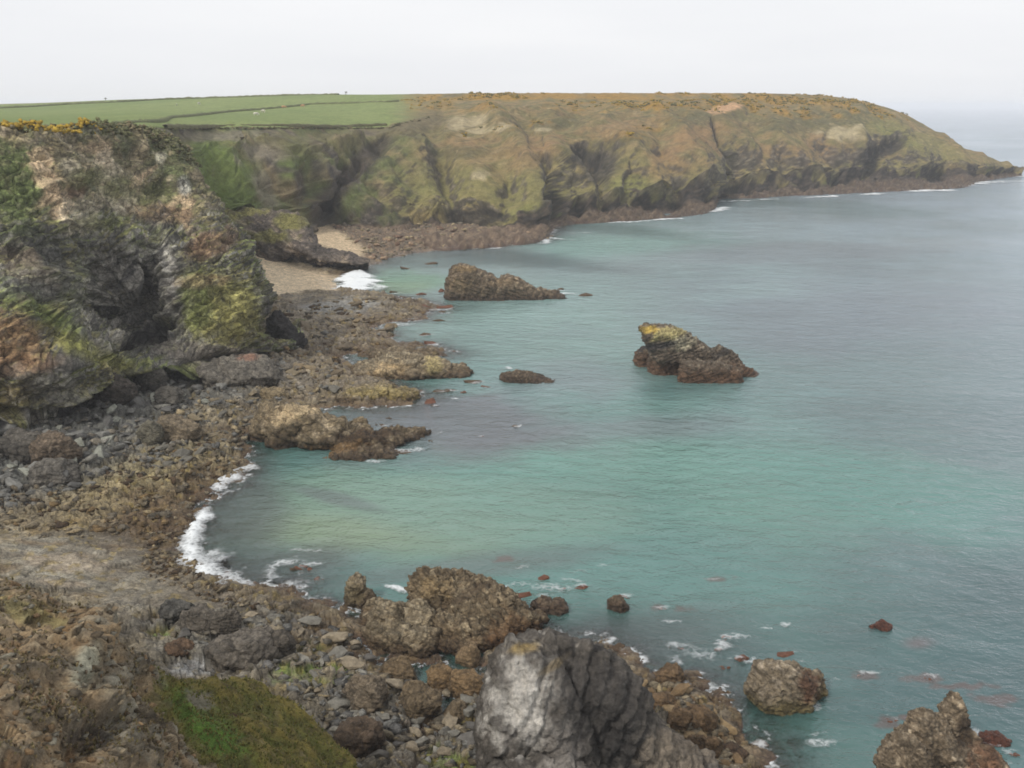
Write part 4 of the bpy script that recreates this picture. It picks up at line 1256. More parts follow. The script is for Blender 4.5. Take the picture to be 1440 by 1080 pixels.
sculpt('sea_stack', 'long low brown islet with blunt left end and tapering tail, off the cove beach', 'sea stack',
       [slab([(626, 428), (629, 392), (636, 376), (648, 372), (662, 374), (688, 386), (712, 400), (722, 428)], 268, 5, 6, .8),
        slab([(690, 428), (698, 394), (711, 386), (728, 392), (752, 405), (768, 414), (770, 428)], 268, 4, 6, .8),
        slab([(735, 428), (750, 405), (776, 411), (793, 416), (800, 428)], 268, 3, 4, .8)], .26, .75, BROWN, 501,
       bed=(.35, 0, 1), bedk=.6, patches=[(S(140, 118, 84), 655, 378, 16, 5, 0, .7), (S(146, 126, 96), 645, 400, 14, 10, 0, .5), (S(150, 128, 98), 710, 395, 20, 5, 10, .4)])
sculpt('sea_stack', 'wedge shaped islet with an overhanging beak and yellow lichen, alone in the bay', 'sea stack',
       [slab([(893, 532), (892, 514), (897, 497), (906, 489), (938, 489), (945, 534)], 196, 3.0, 5, .86),
        slab([(912, 546), (914, 493), (950, 488), (1000, 492), (1012, 546)], 190, 3.4, 5, .86),
        slab([(985, 548), (985, 494), (1012, 497), (1036, 510), (1052, 519), (1067, 527), (1060, 546)], 188, 2.6, 4, .86),
        slab([(950, 550), (960, 508), (1010, 510), (1040, 520), (1042, 550)], 183, 2.2, 5, .9),
        slab([(901, 461), (908, 457), (944, 459), (960, 466), (988, 484), (1006, 498), (986, 508), (920, 500), (911, 484)], 188, 3.4, 4.5, .9),
        slab([(996, 506), (1006, 490), (1013, 487), (1030, 497), (1043, 510), (1040, 520), (1000, 520)], 189, 2, 3, .8)],
       .17, .5, (S(92, 68, 50), S(104, 92, 78), S(146, 134, 114)), 511, bed=(-.35, 0, 1), bedk=.7, wetz=3.2,
       patches=[(S(184, 156, 72), 914, 464, 12, 6, 0, .8), (S(172, 160, 110), 945, 468, 24, 9, 15, .8), (S(186, 178, 150), 960, 482, 18, 9, 20, .5), (S(56, 54, 54), 925, 487, 32, 5, 8, .85), (S(66, 60, 54), 1018, 495, 18, 5, 32, .9)])  # dark patch below the beak is its shade put into the colour
sculpt('rock_outcrop', 'broad tan outcrop with a domed left end, jutting into the water past the pale pool', 'rock',
       [blob(530, 522, .5, 5, 6, 2.0), blob(560, 516, .7, 6.5, 7, 2.3), blob(600, 520, .5, 6, 6, 1.9, 10), blob(634, 523, .2, 4, 4, 1.4), blob(654, 525, 0, 1.8, 1.8, .9), blob(545, 500, .2, 6, 4, 1.2), blob(580, 498, .1, 6, 4, 1.0)],
       .2, .75, OCHRE, 521, bed=(.3, .5, .8), patches=[(S(184, 160, 122), 545, 520, 24, 9, 5, .7), (S(176, 160, 104), 610, 512, 12, 12, 0, .5)])
sculpt('rock_ridge', 'long whaleback ridge, pale tan at the landward end, dark weedy brown at its tip', 'rock',
       [blob(388, 596, 1.6, 3.6, 6, 3.4, 10), blob(418, 604, 1.6, 4.6, 5.5, 3.4, -10), blob(455, 612, 1.0, 5.2, 5, 2.5, -10), blob(492, 618, .7, 4.6, 4.2, 1.8, -8), blob(528, 622, .3, 4.6, 3.6, 1.4), blob(560, 613, .2, 3.8, 2.2, 1.3, -5), blob(585, 611, .0, 2.2, 1.4, .8), blob(505, 640, -.1, 4.6, 2.6, .9, 8), blob(535, 643, -.2, 2.8, 1.6, .7), blob(505, 598, .6, 1.6, 1.2, 1.2)],
       .18, .75, (S(68, 54, 40), S(120, 106, 82), S(164, 148, 122)), 531, bed=(.4, .2, .8), wetz=1.0,
       patches=[(S(190, 168, 132), 420, 578, 40, 12, 14, .7), (S(66, 52, 38), 520, 612, 44, 12, 5, .95), (S(72, 58, 42), 470, 622, 40, 10, 8, .6), (S(130, 100, 60), 440, 638, 60, 8, 10, .5), (S(66, 52, 36), 400, 612, 30, 8, 12, .5)])  # weed brown, with the shade of the viewer-facing flank painted in
sculpt('rock_outcrop', 'low wet brown rock alone in the bay, between the tan outcrop and the beaked islet', 'rock',
       [blob(730, 533, .1, 3.6, 3.4, 1.3), blob(752, 535, -.1, 3.6, 2.4, .9), blob(768, 537, -.2, 1.6, 1.4, .6)], .14, .4, BROWN, 541)
sculpt('rock_outcrop', 'knobbly yellow-brown rocks along the water just below the tan outcrop', 'rock',
       [blob(500, 556, .5, 4, 4, 1.4), blob(530, 553, .5, 5, 4, 1.6), blob(560, 556, .3, 3.4, 3, 1.3), blob(575, 559, .2, 1.9, 1.8, 1.3)], .17, .6, OCHRE, 551,
       patches=[(S(150, 134, 78), 540, 552, 50, 10, 0, .5)])
sculpt('rock_outcrop', 'large barnacled brown outcrop at the water edge behind the big grey pinnacle', 'rock',
       [blob(614, 838, 1.7, 3.1, 3.0, 2.9, 20), blob(640, 834, 1.4, 2.8, 2.6, 2.4, 10), blob(665, 856, 1.0, 4.8, 4.4, 2.5, -15), blob(700, 874, .6, 4.4, 4.0, 2.1, -15), blob(642, 884, .7, 3.4, 3.2, 2.0), blob(728, 890, .1, 2.2, 2.2, 1.2), blob(660, 905, .3, 3.8, 2.0, 1.2), blob(595, 858, .8, 1.6, 2.2, 1.8)],
       .11, .42, (S(82, 64, 46), S(120, 104, 80), S(164, 148, 120)), 561, bed=(.6, .2, .7), cell=.9, saws=.8, patches=[(S(176, 152, 112), 610, 825, 24, 14, 0, .5), (S(76, 62, 48), 660, 835, 30, 8, 30, .6), (S(98, 70, 44), 720, 890, 30, 26, 0, .6)])
sculpt('boulder', 'angular tan boulder pair with deep cracks, left of the barnacled outcrop beside the pool', 'boulder',
       [blob(545, 876, 1.3, 2.3, 2.2, 2.2, 25), blob(556, 900, .7, 2.5, 1.8, 1.9, -20), blob(532, 888, .8, 1.6, 1.6, 1.7)], .11, .4, OCHRE, 571, bed=(.5, .5, .6))
sculpt('boulder', 'squat tan boulder leaning against the left side of the barnacled outcrop', 'boulder',
       [blob(588, 880, 1.1, 2.2, 2.4, 2.2, 10), blob(592, 904, .7, 2.0, 1.7, 1.6, 30)], .11, .4, OCHRE, 572, bed=(.3, .6, .6))
sculpt('boulder', 'upright brown rock tooth standing in the shallows left of the white wave patch', 'boulder',
       [blob(500, 836, .9, 1.5, 1.4, 2.1, 20, 10), blob(511, 846, .3, 1.3, 1.2, 1.3, -20)], .09, .3, OCHRE, 573, bed=(.7, .1, .5), patches=[(S(98, 90, 64), 495, 835, 14, 18, 0, .5)])
sculpt('boulder', 'smaller tan rock between the rock tooth and the cracked boulder pair', 'boulder',
       [blob(530, 862, .5, 1.5, 1.5, 1.5), blob(524, 872, .3, 1.2, 1.2, 1.1)], .1, .3, OCHRE, 574)
sculpt('boulder', 'rounded brown weedy rock awash right of the barnacled outcrop', 'boulder',
       [blob(765, 856, .1, 1.5, 1.3, 1.1), blob(783, 857, .0, 1.4, 1.3, 1.0)], .09, .25, BROWN, 575)
sculpt('boulder', 'small dark brown cube-like rock standing in the water above the pinnacle', 'boulder',
       [blob(866, 853, .3, 1.15, 1.1, 1.15)], .08, .2, BROWN, 576)
sculpt('boulder', 'pale rounded boulder with a weedy foot, standing in the sea right of the pinnacle', 'boulder',
       [blob(1092, 968, 1.0, 2.6, 2.5, 2.7), blob(1110, 975, .8, 2.3, 2.2, 2.2, 30), blob(1135, 966, .2, 1.5, 1.7, 1.4)], .1, .35, (S(104, 92, 58), S(140, 126, 104), S(168, 154, 134)), 577,
       wetz=.9, patches=[(S(96, 66, 48), 1138, 968, 14, 24, 0, .85)])
sculpt('boulder', 'lone little reddish brown rock breaking the open water at the right', 'boulder',
       [blob(1241, 881, .1, .85, .8, .6), blob(1230, 884, -.2, .6, .5, .5)], .07, .15, RED, 578)
sculpt('rock_outcrop', 'tan rock pile with an upright dark-sided finger in the lower right corner', 'rock',
       [blob(1296, 1052, 2.2, 1.9, 2.0, 3.0, 10), blob(1312, 1042, 2.6, 1.3, 1.5, 2.2), blob(1276, 1082, 1.4, 2.2, 2.2, 2.8), blob(1340, 1028, 2.4, 1.15, 1.2, 3.2, 10, -6), blob(1352, 1052, 1.2, 1.5, 1.5, 2.2), blob(1330, 1076, 1.5, 1.9, 1.6, 2.6), blob(1376, 1080, .5, 2.0, 2.0, 1.8), blob(1310, 1130, 1.0, 4.2, 3, 3.0)],
       .09, .28, (S(92, 68, 52), S(132, 116, 94), S(174, 158, 134)), 579, cell=.8, bed=(.6, .2, .6), patches=[(S(62, 50, 38), 1356, 1030, 12, 32, -10, .85), (S(60, 50, 38), 1318, 1066, 12, 14, -20, .7), (S(110, 76, 54), 1385, 1070, 22, 30, 0, .7)])  # the finger's right side is painted dark as shade
sculpt('boulder', 'reddish weed-covered rock in white water beside the dark-sided finger', 'boulder',
       [blob(1396, 1040, .1, 1.3, .9, .6, -20)], .08, .2, RED, 580)
sculpt('rock_pinnacle', 'huge grey pinnacle with pale streaked left face and yellow lichen on its tip', 'rock pinnacle',
       [slab([(686, 950), (700, 914), (718, 903), (748, 902), (786, 925), (815, 990), (840, 1080), (850, 1260), (684, 1260), (676, 1080), (680, 1000)], 60, 3.4, 4, .82),
        slab([(716, 912), (730, 903), (790, 903), (838, 911), (866, 930), (888, 965), (914, 1010), (940, 1060), (970, 1130), (1000, 1270), (720, 1270)], 62.5, 3.4, 4, .93),
        slab([(850, 990), (900, 996), (950, 1040), (1000, 1075), (1050, 1130), (1090, 1280), (840, 1280)], 63, 4, 4, .8),
        slab([(640, 1270), (690, 1080), (760, 1070), (860, 1100), (960, 1270)], 55, 3, 4, .8)],
       .12, .62, (S(86, 74, 58), S(106, 99, 90), S(168, 160, 148)), 591, bed=(.75, .1, -.35), bedk=.45, wetz=.6, dens=.8, cell=.12, streak=.42, mat=M_PINNACLE,
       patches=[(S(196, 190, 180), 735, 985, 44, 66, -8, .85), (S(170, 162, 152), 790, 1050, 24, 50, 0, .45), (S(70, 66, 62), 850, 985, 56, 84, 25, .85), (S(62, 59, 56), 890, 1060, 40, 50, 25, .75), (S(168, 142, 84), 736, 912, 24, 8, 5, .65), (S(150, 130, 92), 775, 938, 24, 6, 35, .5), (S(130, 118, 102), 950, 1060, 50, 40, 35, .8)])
sculpt('boulder', 'dark fallen rock leaning at the foot of the cliff nose beside the beach rocks', 'boulder',
       [blob(395, 470, 3, 3.4, 4, 4.5, 0), blob(412, 482, 2, 2.6, 3, 2.6)], .2, .6, (S(52, 48, 46), S(70, 66, 62), S(98, 92, 84)), 601, wetz=-3)
sculpt('rock_outcrop', 'broad pale grey rock apron at the foot of the cliff nose, facing the boulders', 'rock',
       [blob(345, 522, 3, 6, 8, 3.0, 20, 8), blob(315, 528, 3, 5, 6, 3.0)], .25, .8, (S(104, 98, 88), S(118, 112, 102), S(146, 140, 128)), 602, wetz=-3, patches=[(S(146, 108, 88), 348, 502, 14, 5, 0, .7)])
for (px, py, rx, ry, rz, lab, pal, sd_) in [
    (250, 604, 3.6, 3, 2.0, 'long flat brownish slab boulder in the middle of the grey boulder beach', (S(100, 92, 78), S(118, 104, 86), S(140, 126, 104)), 611),
    (213, 615, 2.0, 1.8, 2.6, 'pointed grey-green boulder left of the long flat slab', (S(90, 88, 78), S(110, 110, 98), S(136, 134, 122)), 612),
    (78, 640, 3.4, 3, 3.0, 'big dark grey block on the boulder beach, under the left cliff', GREY, 613),
    (35, 632, 3.8, 3, 2.6, 'wide dark leaning boulder left of the big grey block under the left cliff', (S(70, 68, 64), S(88, 86, 82), S(120, 118, 112)), 614),
    (78, 670, 3.0, 2.6, 2.4, 'smooth grey boulder just below the big grey block', (S(90, 88, 84), S(110, 108, 100), S(140, 138, 128)), 615),
    (160, 550, 3.6, 3, 2.8, 'dark slab jammed against the base of the rusty slope', (S(66, 62, 58), S(82, 78, 74), S(110, 106, 98)), 616),
    (215, 535, 2.6, 2.4, 2.6, 'dark block with a pale edge below the cave in the cliff', (S(70, 68, 64), S(88, 88, 84), S(130, 130, 122)), 617),
    (236, 560, 2.4, 2.4, 2.0, 'mid grey boulder below the cave, nearer than the dark block', (S(80, 78, 74), S(104, 104, 96), S(134, 132, 122)), 618),
    (382, 556, 2.6, 2.0, 1.6, 'tan hexagonal boulder just above the whaleback ridge', (S(110, 100, 80), S(134, 122, 98), S(156, 144, 120)), 619),
    (345, 918, 3.4, 2.4, 1.9, 'wide rounded grey rock in front of the green algae patch', (S(90, 86, 80), S(106, 102, 94), S(134, 130, 122)), 620),
    (390, 910, 1.7, 1.6, 1.7, 'dark round boulder touching the right end of the wide grey rock', (S(72, 68, 62), S(86, 80, 74), S(112, 106, 98)), 621),
    (315, 880, 1.6, 1.4, 1.6, 'craggy dark grey rock lump above the wide rounded grey rock', (S(76, 72, 66), S(94, 90, 82), S(124, 120, 110)), 622),
    (280, 876, 2.2, 1.8, 1.5, 'mid grey lumpy rock left of the craggy dark lump', (S(84, 80, 74), S(104, 100, 92), S(134, 130, 120)), 623),
    (245, 862, 2.0, 1.5, 1.2, 'slate grey slab with a sharp dark edge above the pale puddle', (S(74, 74, 72), S(92, 92, 88), S(124, 124, 118)), 624),
    (252, 912, 1.4, 1.2, 1.0, 'small brown lump at the upper edge of the pale puddle', (S(84, 68, 54), S(96, 80, 64), S(124, 108, 88)), 625),
    (515, 975, 2.0, 1.8, 1.5, 'broad brown-grey boulder low in the boulder field, left of the pinnacle', (S(96, 88, 76), S(114, 104, 88), S(142, 132, 114)), 626),
    (588, 985, 1.9, 1.7, 1.6, 'squat rough brown boulder on the left shore of the little pool', (S(92, 82, 66), S(110, 98, 78), S(136, 122, 100)), 627),
    (640, 1005, 1.1, 1.1, 1.3, 'rounded upright brown boulder beside the green weed by the pinnacle', (S(92, 82, 66), S(106, 96, 78), S(132, 120, 100)), 628),
    (505, 1040, 2.0, 1.6, 1.7, 'rust-topped dark boulder next to the mossy tongue', (S(70, 62, 54), S(110, 84, 54), S(140, 110, 72)), 629),
    (655, 962, 1.9, 1.4, 1.3, 'tan slab tilted over the little pool, left of the pinnacle', (S(100, 84, 62), S(128, 110, 82), S(154, 136, 106)), 630),
    (620, 955, 1.4, 1.2, 1.3, 'tan pyramidal rock on the far side of the little pool', (S(100, 84, 62), S(130, 112, 84), S(156, 138, 108)), 631),
    (560, 945, 1.7, 1.4, 1.3, 'brown boulder at the left end of the little pool', (S(96, 84, 66), S(118, 104, 84), S(144, 130, 108)), 632),
    (660, 925, 1.2, 1.2, 1.3, 'rounded tan boulder between the barnacled outcrop and the pinnacle', (S(100, 86, 66), S(124, 108, 86), S(148, 132, 110)), 633),
    (940, 950, 1.6, 1.2, 1.1, 'knobbly tan rock at the top of the cluster right of the pinnacle', OCHRE, 634),
    (985, 1010, 1.4, 1.1, .9, 'flat-topped ochre slab in the middle of the cluster right of the pinnacle', OCHRE, 635),
    (930, 985, 1.3, 1.0, .9, 'tan slab touching the right flank of the pinnacle', OCHRE, 636),
    (955, 1015, 1.2, 1.1, 1.1, 'ochre boulder below the tan slab on the right flank of the pinnacle', OCHRE, 637),
    (990, 1050, 1.4, 1.3, 1.5, 'tall ochre block at the seaward foot of the pinnacle', OCHRE, 638),
    (1030, 1058, 1.2, 1.0, .7, 'low brown rock furthest out from the foot of the pinnacle', BROWN, 639),
]:
    q = at_z(px, py, 2.0)
    hz_ = float(shore_h(np.array([q[0]]), np.array([q[1]]))[0])
    zc = max(hz_, 0) + rz * .35
    pal = tuple(q * np.array([1.30, 1.22, 1.12]) for q in pal)
    sculpt('boulder', lab, 'boulder', [blob(px, py, zc, rx, ry, rz, (sd_ * 37) % 90 - 45, 6, sd_), blob(px + rx * 3, py + 4, zc - .3 * rz, rx * .7, ry * .7, rz * .7, 0, 0, sd_ + 40)],
           max(.08, rx * .055), rx * .12, pal, sd_, wetz=-2, bedk=.25)

# ---------------------------------------------------------------- boulders of the beach, each a stone of its own
random.seed(5)
stones = []
for k in range(12):
    V, F = hull_stone(700 + k, 13 + k % 5, (1.1, .95, .85), .045, 3)
    V = V * (1 + .05 * ridged(V * 2.0, 4, 700 + k) + .03 * fbm(V * 6, 2, 700 + k))[:, None]
    me = mesh_from(V * (1, .85, .7), F, 'stone')
    cst = np.ones((len(V), 3)) * (.85 + .3 * sstep(-.4, .4, fbm(V * 2, 3, 720 + k)))[:, None]
    set_col(me, cst)
    me.materials.append(M_BOULDER)
    me.polygons.foreach_set('use_smooth', np.ones(len(me.polygons), dtype=bool))
    stones.append(me)

def inpoly(px, py, poly):
    c = False
    n = len(poly)
    for i in range(n):
        x0, y0 = poly[i]; x1, y1 = poly[(i + 1) % n]
        if (y0 > py) != (y1 > py) and px < (x1 - x0) * (py - y0) / (y1 - y0) + x0:
            c = not c
    return c

ORD = ['closest one', 'second one', 'third one', 'fourth one', 'fifth one', 'sixth one', 'seventh one', 'eighth one', 'ninth one', 'tenth one', 'eleventh one', 'twelfth one']
ZR = {}
MARKS = [(250, 604, 'the long flat slab'), (213, 615, 'the pointed grey-green boulder'), (78, 640, 'the big dark grey block'), (35, 632, 'the wide leaning boulder'), (160, 550, 'the rusty-slope slab'),
         (215, 535, 'the dark block below the cave'), (382, 556, 'the tan hexagonal boulder'), (345, 918, 'the wide rounded grey rock'), (315, 880, 'the craggy dark lump'), (515, 975, 'the broad brown-grey boulder'),
         (588, 985, 'the squat pool-side boulder'), (640, 1005, 'the rounded upright boulder'), (505, 1040, 'the rust-topped boulder'), (560, 945, 'the boulder at the pool end'),
         (940, 950, 'the knobbly tan rock'), (985, 1010, 'the flat-topped ochre slab'), (990, 1050, 'the tall ochre block'), (345, 522, 'the pale rock apron'), (540, 520, 'the broad tan outcrop'),
         (480, 440, 'the inner ledges by the beach'), (405, 590, 'the whaleback ridge'), (20, 700, 'the left beach end'), (300, 640, 'the weedy corner of the shore'),
         (560, 890, 'the cracked boulder pair'), (440, 1000, 'the mossy tongue tip'), (430, 900, 'the green algae patch')]
ZONES = [
    # polygon, count, size range m, tones [(colour, words)], place words, group, category
    ([(0, 600), (60, 590), (180, 545), (250, 530), (330, 545), (250, 600), (180, 640), (130, 690), (40, 720), (0, 730)], 92, (.9, 2.3),
     [(S(118, 116, 110), 'mid grey'), (S(92, 90, 86), 'dark grey'), (S(138, 138, 126), 'pale grey-green')], 'boulder on the grey boulder beach below the left cliff', 'grey boulders below the left cliff'),
    ([(250, 560), (380, 520), (470, 540), (470, 560), (400, 565), (350, 595), (330, 640), (250, 660), (180, 660)], 46, (.8, 1.7),
     [(S(124, 112, 90), 'brownish'), (S(104, 100, 90), 'grey')], 'stone in the rubble inland of the whaleback ridge', 'stones inland of the whaleback ridge'),
    ([(380, 430), (560, 420), (600, 432), (540, 470), (600, 490), (500, 500), (470, 545), (380, 520)], 40, (.9, 2.0),
     [(S(128, 112, 86), 'ochre'), (S(106, 94, 76), 'brown')], 'rock on the rough ledges between the beach and the tan outcrop', 'rocks on the ledges below the beach'),
    ([(330, 860), (480, 870), (540, 930), (670, 925), (690, 1080), (500, 1075), (440, 1000), (380, 955), (220, 900)], 76, (.55, 1.5),
     [(S(124, 120, 110), 'grey'), (S(136, 124, 104), 'brown-grey'), (S(98, 94, 88), 'dark')], 'boulder in the near boulder field between the mossy tongue and the pinnacle', 'boulders left of the pinnacle'),
    ([(895, 955), (960, 960), (1005, 985), (1020, 1010), (1040, 1060), (1000, 1080), (930, 1000)], 44, (.5, 1.2),
     [(S(132, 112, 82), 'ochre'), (S(112, 92, 66), 'brown')], 'rock in the cluster at the seaward foot of the pinnacle', 'rocks seaward of the pinnacle'),
]
def place_stone(me, x, y, z, s, tone, label, group, flat=1.0):
    o = bpy.data.objects.new('boulder', me)
    sc.collection.objects.link(o)
    o.location = (x, y, z)
    o.rotation_euler = (random.uniform(-.45, .45), random.uniform(-.45, .45), random.uniform(0, 6.28))
    o.scale = (s * random.uniform(.9, 1.35), s * random.uniform(.8, 1.1), s * random.uniform(.7, 1.05) * flat)
    f = random.uniform(.85, 1.15)
    o.color = (tone[0] * f, tone[1] * f, tone[2] * f, 1)
    return tag(o, label, 'boulder', group)

for poly, cnt, (s0, s1), tones, words, grp in ZONES:
    xs = [p[0] for p in poly]; ys = [p[1] for p in poly]
    spots = []
    tries = 0
    while len(spots) < cnt and tries < 20000:
        tries += 1
        px, py = random.uniform(min(xs), max(xs)), random.uniform(min(ys), max(ys))
        if not inpoly(px, py, poly): continue
        q = at_z(px, py, 1.5)
        s = s0 + (s1 - s0) * random.random() ** 2.2
        if any((q[0] - a) ** 2 + (q[1] - b) ** 2 < (.8 * (s + c)) ** 2 for a, b, c in spots): continue
        spots.append((q[0], q[1], s))
    hs = shore_h(np.array([p[0] for p in spots]), np.array([p[1] for p in spots]))
    mean = (s0 + s1) / 2.3
    used = {}
    order = sorted(range(len(spots)), key=lambda q: 0)
    info = []
    for (x, y, s), h in zip(spots, hs):
        a_, b_ = sight(np.array([[x, y, float(h)]]))
        a_, b_ = float(a_[0]), float(b_[0])
        marks = sorted((math.hypot(a_ - m_[0], b_ - m_[1]), i_) for i_, m_ in enumerate(MARKS))
        dist_, i_ = marks[0]
        m_ = MARKS[i_]
        an_ = math.degrees(math.atan2(-(b_ - m_[1]), a_ - m_[0])) % 360
        dr_ = ['right of', 'beyond and right of', 'beyond', 'beyond and left of', 'left of', 'nearer and left of', 'nearer than', 'nearer and right of'][int((an_ + 22.5) // 45) % 8]
        info.append((i_, dr_, dist_))
    for n_, ((x, y, s), h) in enumerate(zip(spots, hs)):
        i_, dr_, dist_ = info[n_]
        rank = sum(1 for q in info if q[0] == i_ and q[1] == dr_ and q[2] < dist_) + ZR.get((i_, dr_), 0)
        ti = random.randrange(len(tones))
        size = 'large' if s > mean * 1.15 else 'small'
        lab = '%s %s %s, %s %s %s' % (size, tones[ti][1], words.split()[0], ORD[min(rank, 11)], dr_, MARKS[i_][2])
        place_stone(random.choice(stones), x, y, max(float(h), -.2) + s * .18, s, tones[ti][0], lab, grp)
    for q in info:
        ZR[(q[0], q[1])] = ZR.get((q[0], q[1]), 0) + 1

# ---------------------------------------------------------------- rocks awash in the bay, each with its own spot
AWASH = [
    # px, py, half width m, height m, red?, where
    (822, 416, 1.9, .9, 0, 'flat dark rock just off the tail of the long low islet'),
    (788, 407, 1.2, .6, 0, 'tiny rock behind the tail of the long low islet'),
    (572, 378, 2.2, .7, 0, 'dark rock in the water in front of the beach ridge tip'),
    (603, 371, 2.8, .7, 0, 'long thin rock awash beyond the beach ridge tip'),
    (592, 414, 1.7, .9, 1, 'dark red-brown rock left of the long low islet'),
    (619, 410, 1.6, 1.1, 1, 'upright rock touching the blunt left end of the long low islet'),
    (552, 411, 1.2, .7, 0, 'small rock just right of the beach wave'),
    (603, 433, 2.6, 1.2, 1, 'red-brown rock at the tip of the ledges below the beach'),
    (622, 432, 2.4, 1.0, 1, 'outermost red-brown rock of the ledges below the beach'),
    (588, 440, 1.6, .9, 0, 'dark rock in the inlet beside the ledges below the beach'),
    (580, 447, 1.2, .7, 0, 'smallest dark rock in the inlet below the beach ledges'),
    (622, 439, 1.2, .5, 0, 'low dark rock under the outermost red-brown rock'),
    (616, 451, 1.6, .6, 0, 'flat dark rock alone off the ledges below the beach'),
    (597, 471, 1.6, .6, 0, 'flat rock off the ledges, halfway to the tan outcrop'),
    (605, 483, 1.4, .9, 1, 'reddish rock just above the tan outcrop'),
    (668, 537, 1.9, .8, 0, 'oval dark rock just off the pointed end of the tan outcrop'),
    (681, 544, .9, .4, 1, 'little red rock beneath the oval dark rock'),
    (601, 565, 2.0, .7, 1, 'low red-brown rock right of the knobbly yellow-brown rocks'),
    (620, 550, 1.6, .5, 0, 'left end of a broken line of low rocks below the tan outcrop'),
    (634, 549, 1.3, .5, 0, 'middle rock of a broken line below the tan outcrop'),
    (648, 552, 1.2, .4, 1, 'outer rock of a broken line below the tan outcrop'),
    (610, 571, .7, .3, 0, 'pebble sized rock under the low red-brown rock'),
    (538, 598, 1.4, .35, 0, 'thin dark rock in the inlet above the whaleback ridge'),
    (546, 588, .6, .35, 0, 'dot of rock in the inlet above the whaleback ridge'),
    (724, 600, .6, .5, 0, 'tiny dark rock in open water above the pale shallows'),
    (674, 614, 1.0, .25, 1, 'faint red rock barely awash right of the whaleback ridge'),
    (567, 636, 1.3, .6, 0, 'rock in the white water at the tip of the whaleback ridge'),
    (604, 620, .7, .4, 0, 'small rock off the tip of the whaleback ridge'),
    (430, 797, 1.6, .4, 1, 'red-brown rock awash at the outer end of the left shore foam'),
    (452, 815, 1.1, .4, 1, 'small red-brown rock in the shallows off the left shore foam'),
    (408, 801, 1.0, .4, 0, 'dark rock in the middle of the left shore foam'),
    (703, 828, .8, .6, 1, 'small rock among the foam streaks right of the barnacled outcrop'),
    (733, 838, .95, .7, 1, 'red-brown rock at the near end of the foam streaks'),
    (765, 813, .8, .5, 1, 'rust red rock above the foam streaks'),
    (818, 826, .75, .5, 1, 'rust red rock at the right end of the foam streaks'),
    (790, 828, .6, .2, 1, 'submerged-looking red rock amid the foam streaks'),
    (876, 840, .6, .4, 1, 'small red rock just behind the cube-like rock'),
    (928, 855, .75, .3, 1, 'faint red rock right of the cube-like rock'),
    (868, 915, .9, 1.2, 0, 'dark upright rock in foam right above the pinnacle shoulder'),
    (1027, 896, 1.2, .4, 1, 'long red rock furthest up in the weedy shallows'),
    (1043, 926, .8, .7, 1, 'dark red rock left of the pale rounded boulder'),
    (1012, 914, .6, .3, 1, 'small red rock in foam above the ochre cluster'),
    (1015, 938, .8, .3, 1, 'brown rock awash between the ochre cluster and the pale rounded boulder'),
    (1068, 934, .7, .5, 1, 'little red-brown rock at the shoulder of the pale rounded boulder'),
    (1104, 920, .8, .5, 1, 'weedy rock directly behind the pale rounded boulder'),
    (953, 912, .8, .3, 1, 'red rock awash above the ochre cluster'),
    (1150, 975, .6, .3, 1, 'weedy stone tight against the right of the pale rounded boulder'),
    (1248, 1012, .9, .2, 1, 'red weedy rock just under the surface above the dark-sided finger'),
    (1300, 953, 1.0, .15, 1, 'reddish rock barely showing in the open right water'),
    (1216, 951, .9, .15, 1, 'pinkish rock with a fleck of foam, right of the pale rounded boulder'),
    (1420, 1062, .9, .4, 1, 'red rock in the lower right corner surf'),
    (1065, 1048, .9, .5, 0, 'brown rock off the foot of the ochre cluster'),
]
reefs = []
for k in range(5):
    rgq = np.random.RandomState(60 + k)
    rv, rf, n_ = [], [], 0
    for q in range(9):
        V, F = hull_stone(760 + k * 9 + q, 12, (1, .8, .8), .06, 1)
        r = rgq.uniform(.16, .42)
        a_ = rgq.uniform(0, 6.28); m_ = rgq.uniform(0, .8)
        rv.append(V * (r * 1.3, r, r * 1.5) + (m_ * math.cos(a_), m_ * math.sin(a_) * .8, rgq.uniform(-.25, .25))); rf.append(F + n_); n_ += len(V)
    V = np.concatenate(rv)
    me = mesh_from(V, np.concatenate(rf), 'reef')
    set_col(me, np.ones((len(V), 3)) * (.8 + .4 * sstep(-.4, .4, fbm(V * 3, 3, k)))[:, None])
    me.materials.append(M_BOULDER)
    reefs.append(me)
for i, (px, py, hw, hh, red, lab) in enumerate(AWASH):
    q = at_z(px, py, 0)
    o = bpy.data.objects.new('awash_rock', stones[i % 12] if hh > .45 else reefs[i % 5])
    sc.collection.objects.link(o)
    o.location = (q[0], q[1], -.15)
    o.rotation_euler = (random.uniform(-.2, .2), random.uniform(-.2, .2), random.uniform(-.4, .4))
    o.scale = (hw * 1.1, hw * .85, (hh + .15) * 1.45)
    t = S(104, 70, 54) if red else S(84, 68, 52)
    o.color = (t[0], t[1], t[2], 1)
    tag(o, lab, 'rock', 'rocks awash in the bay')

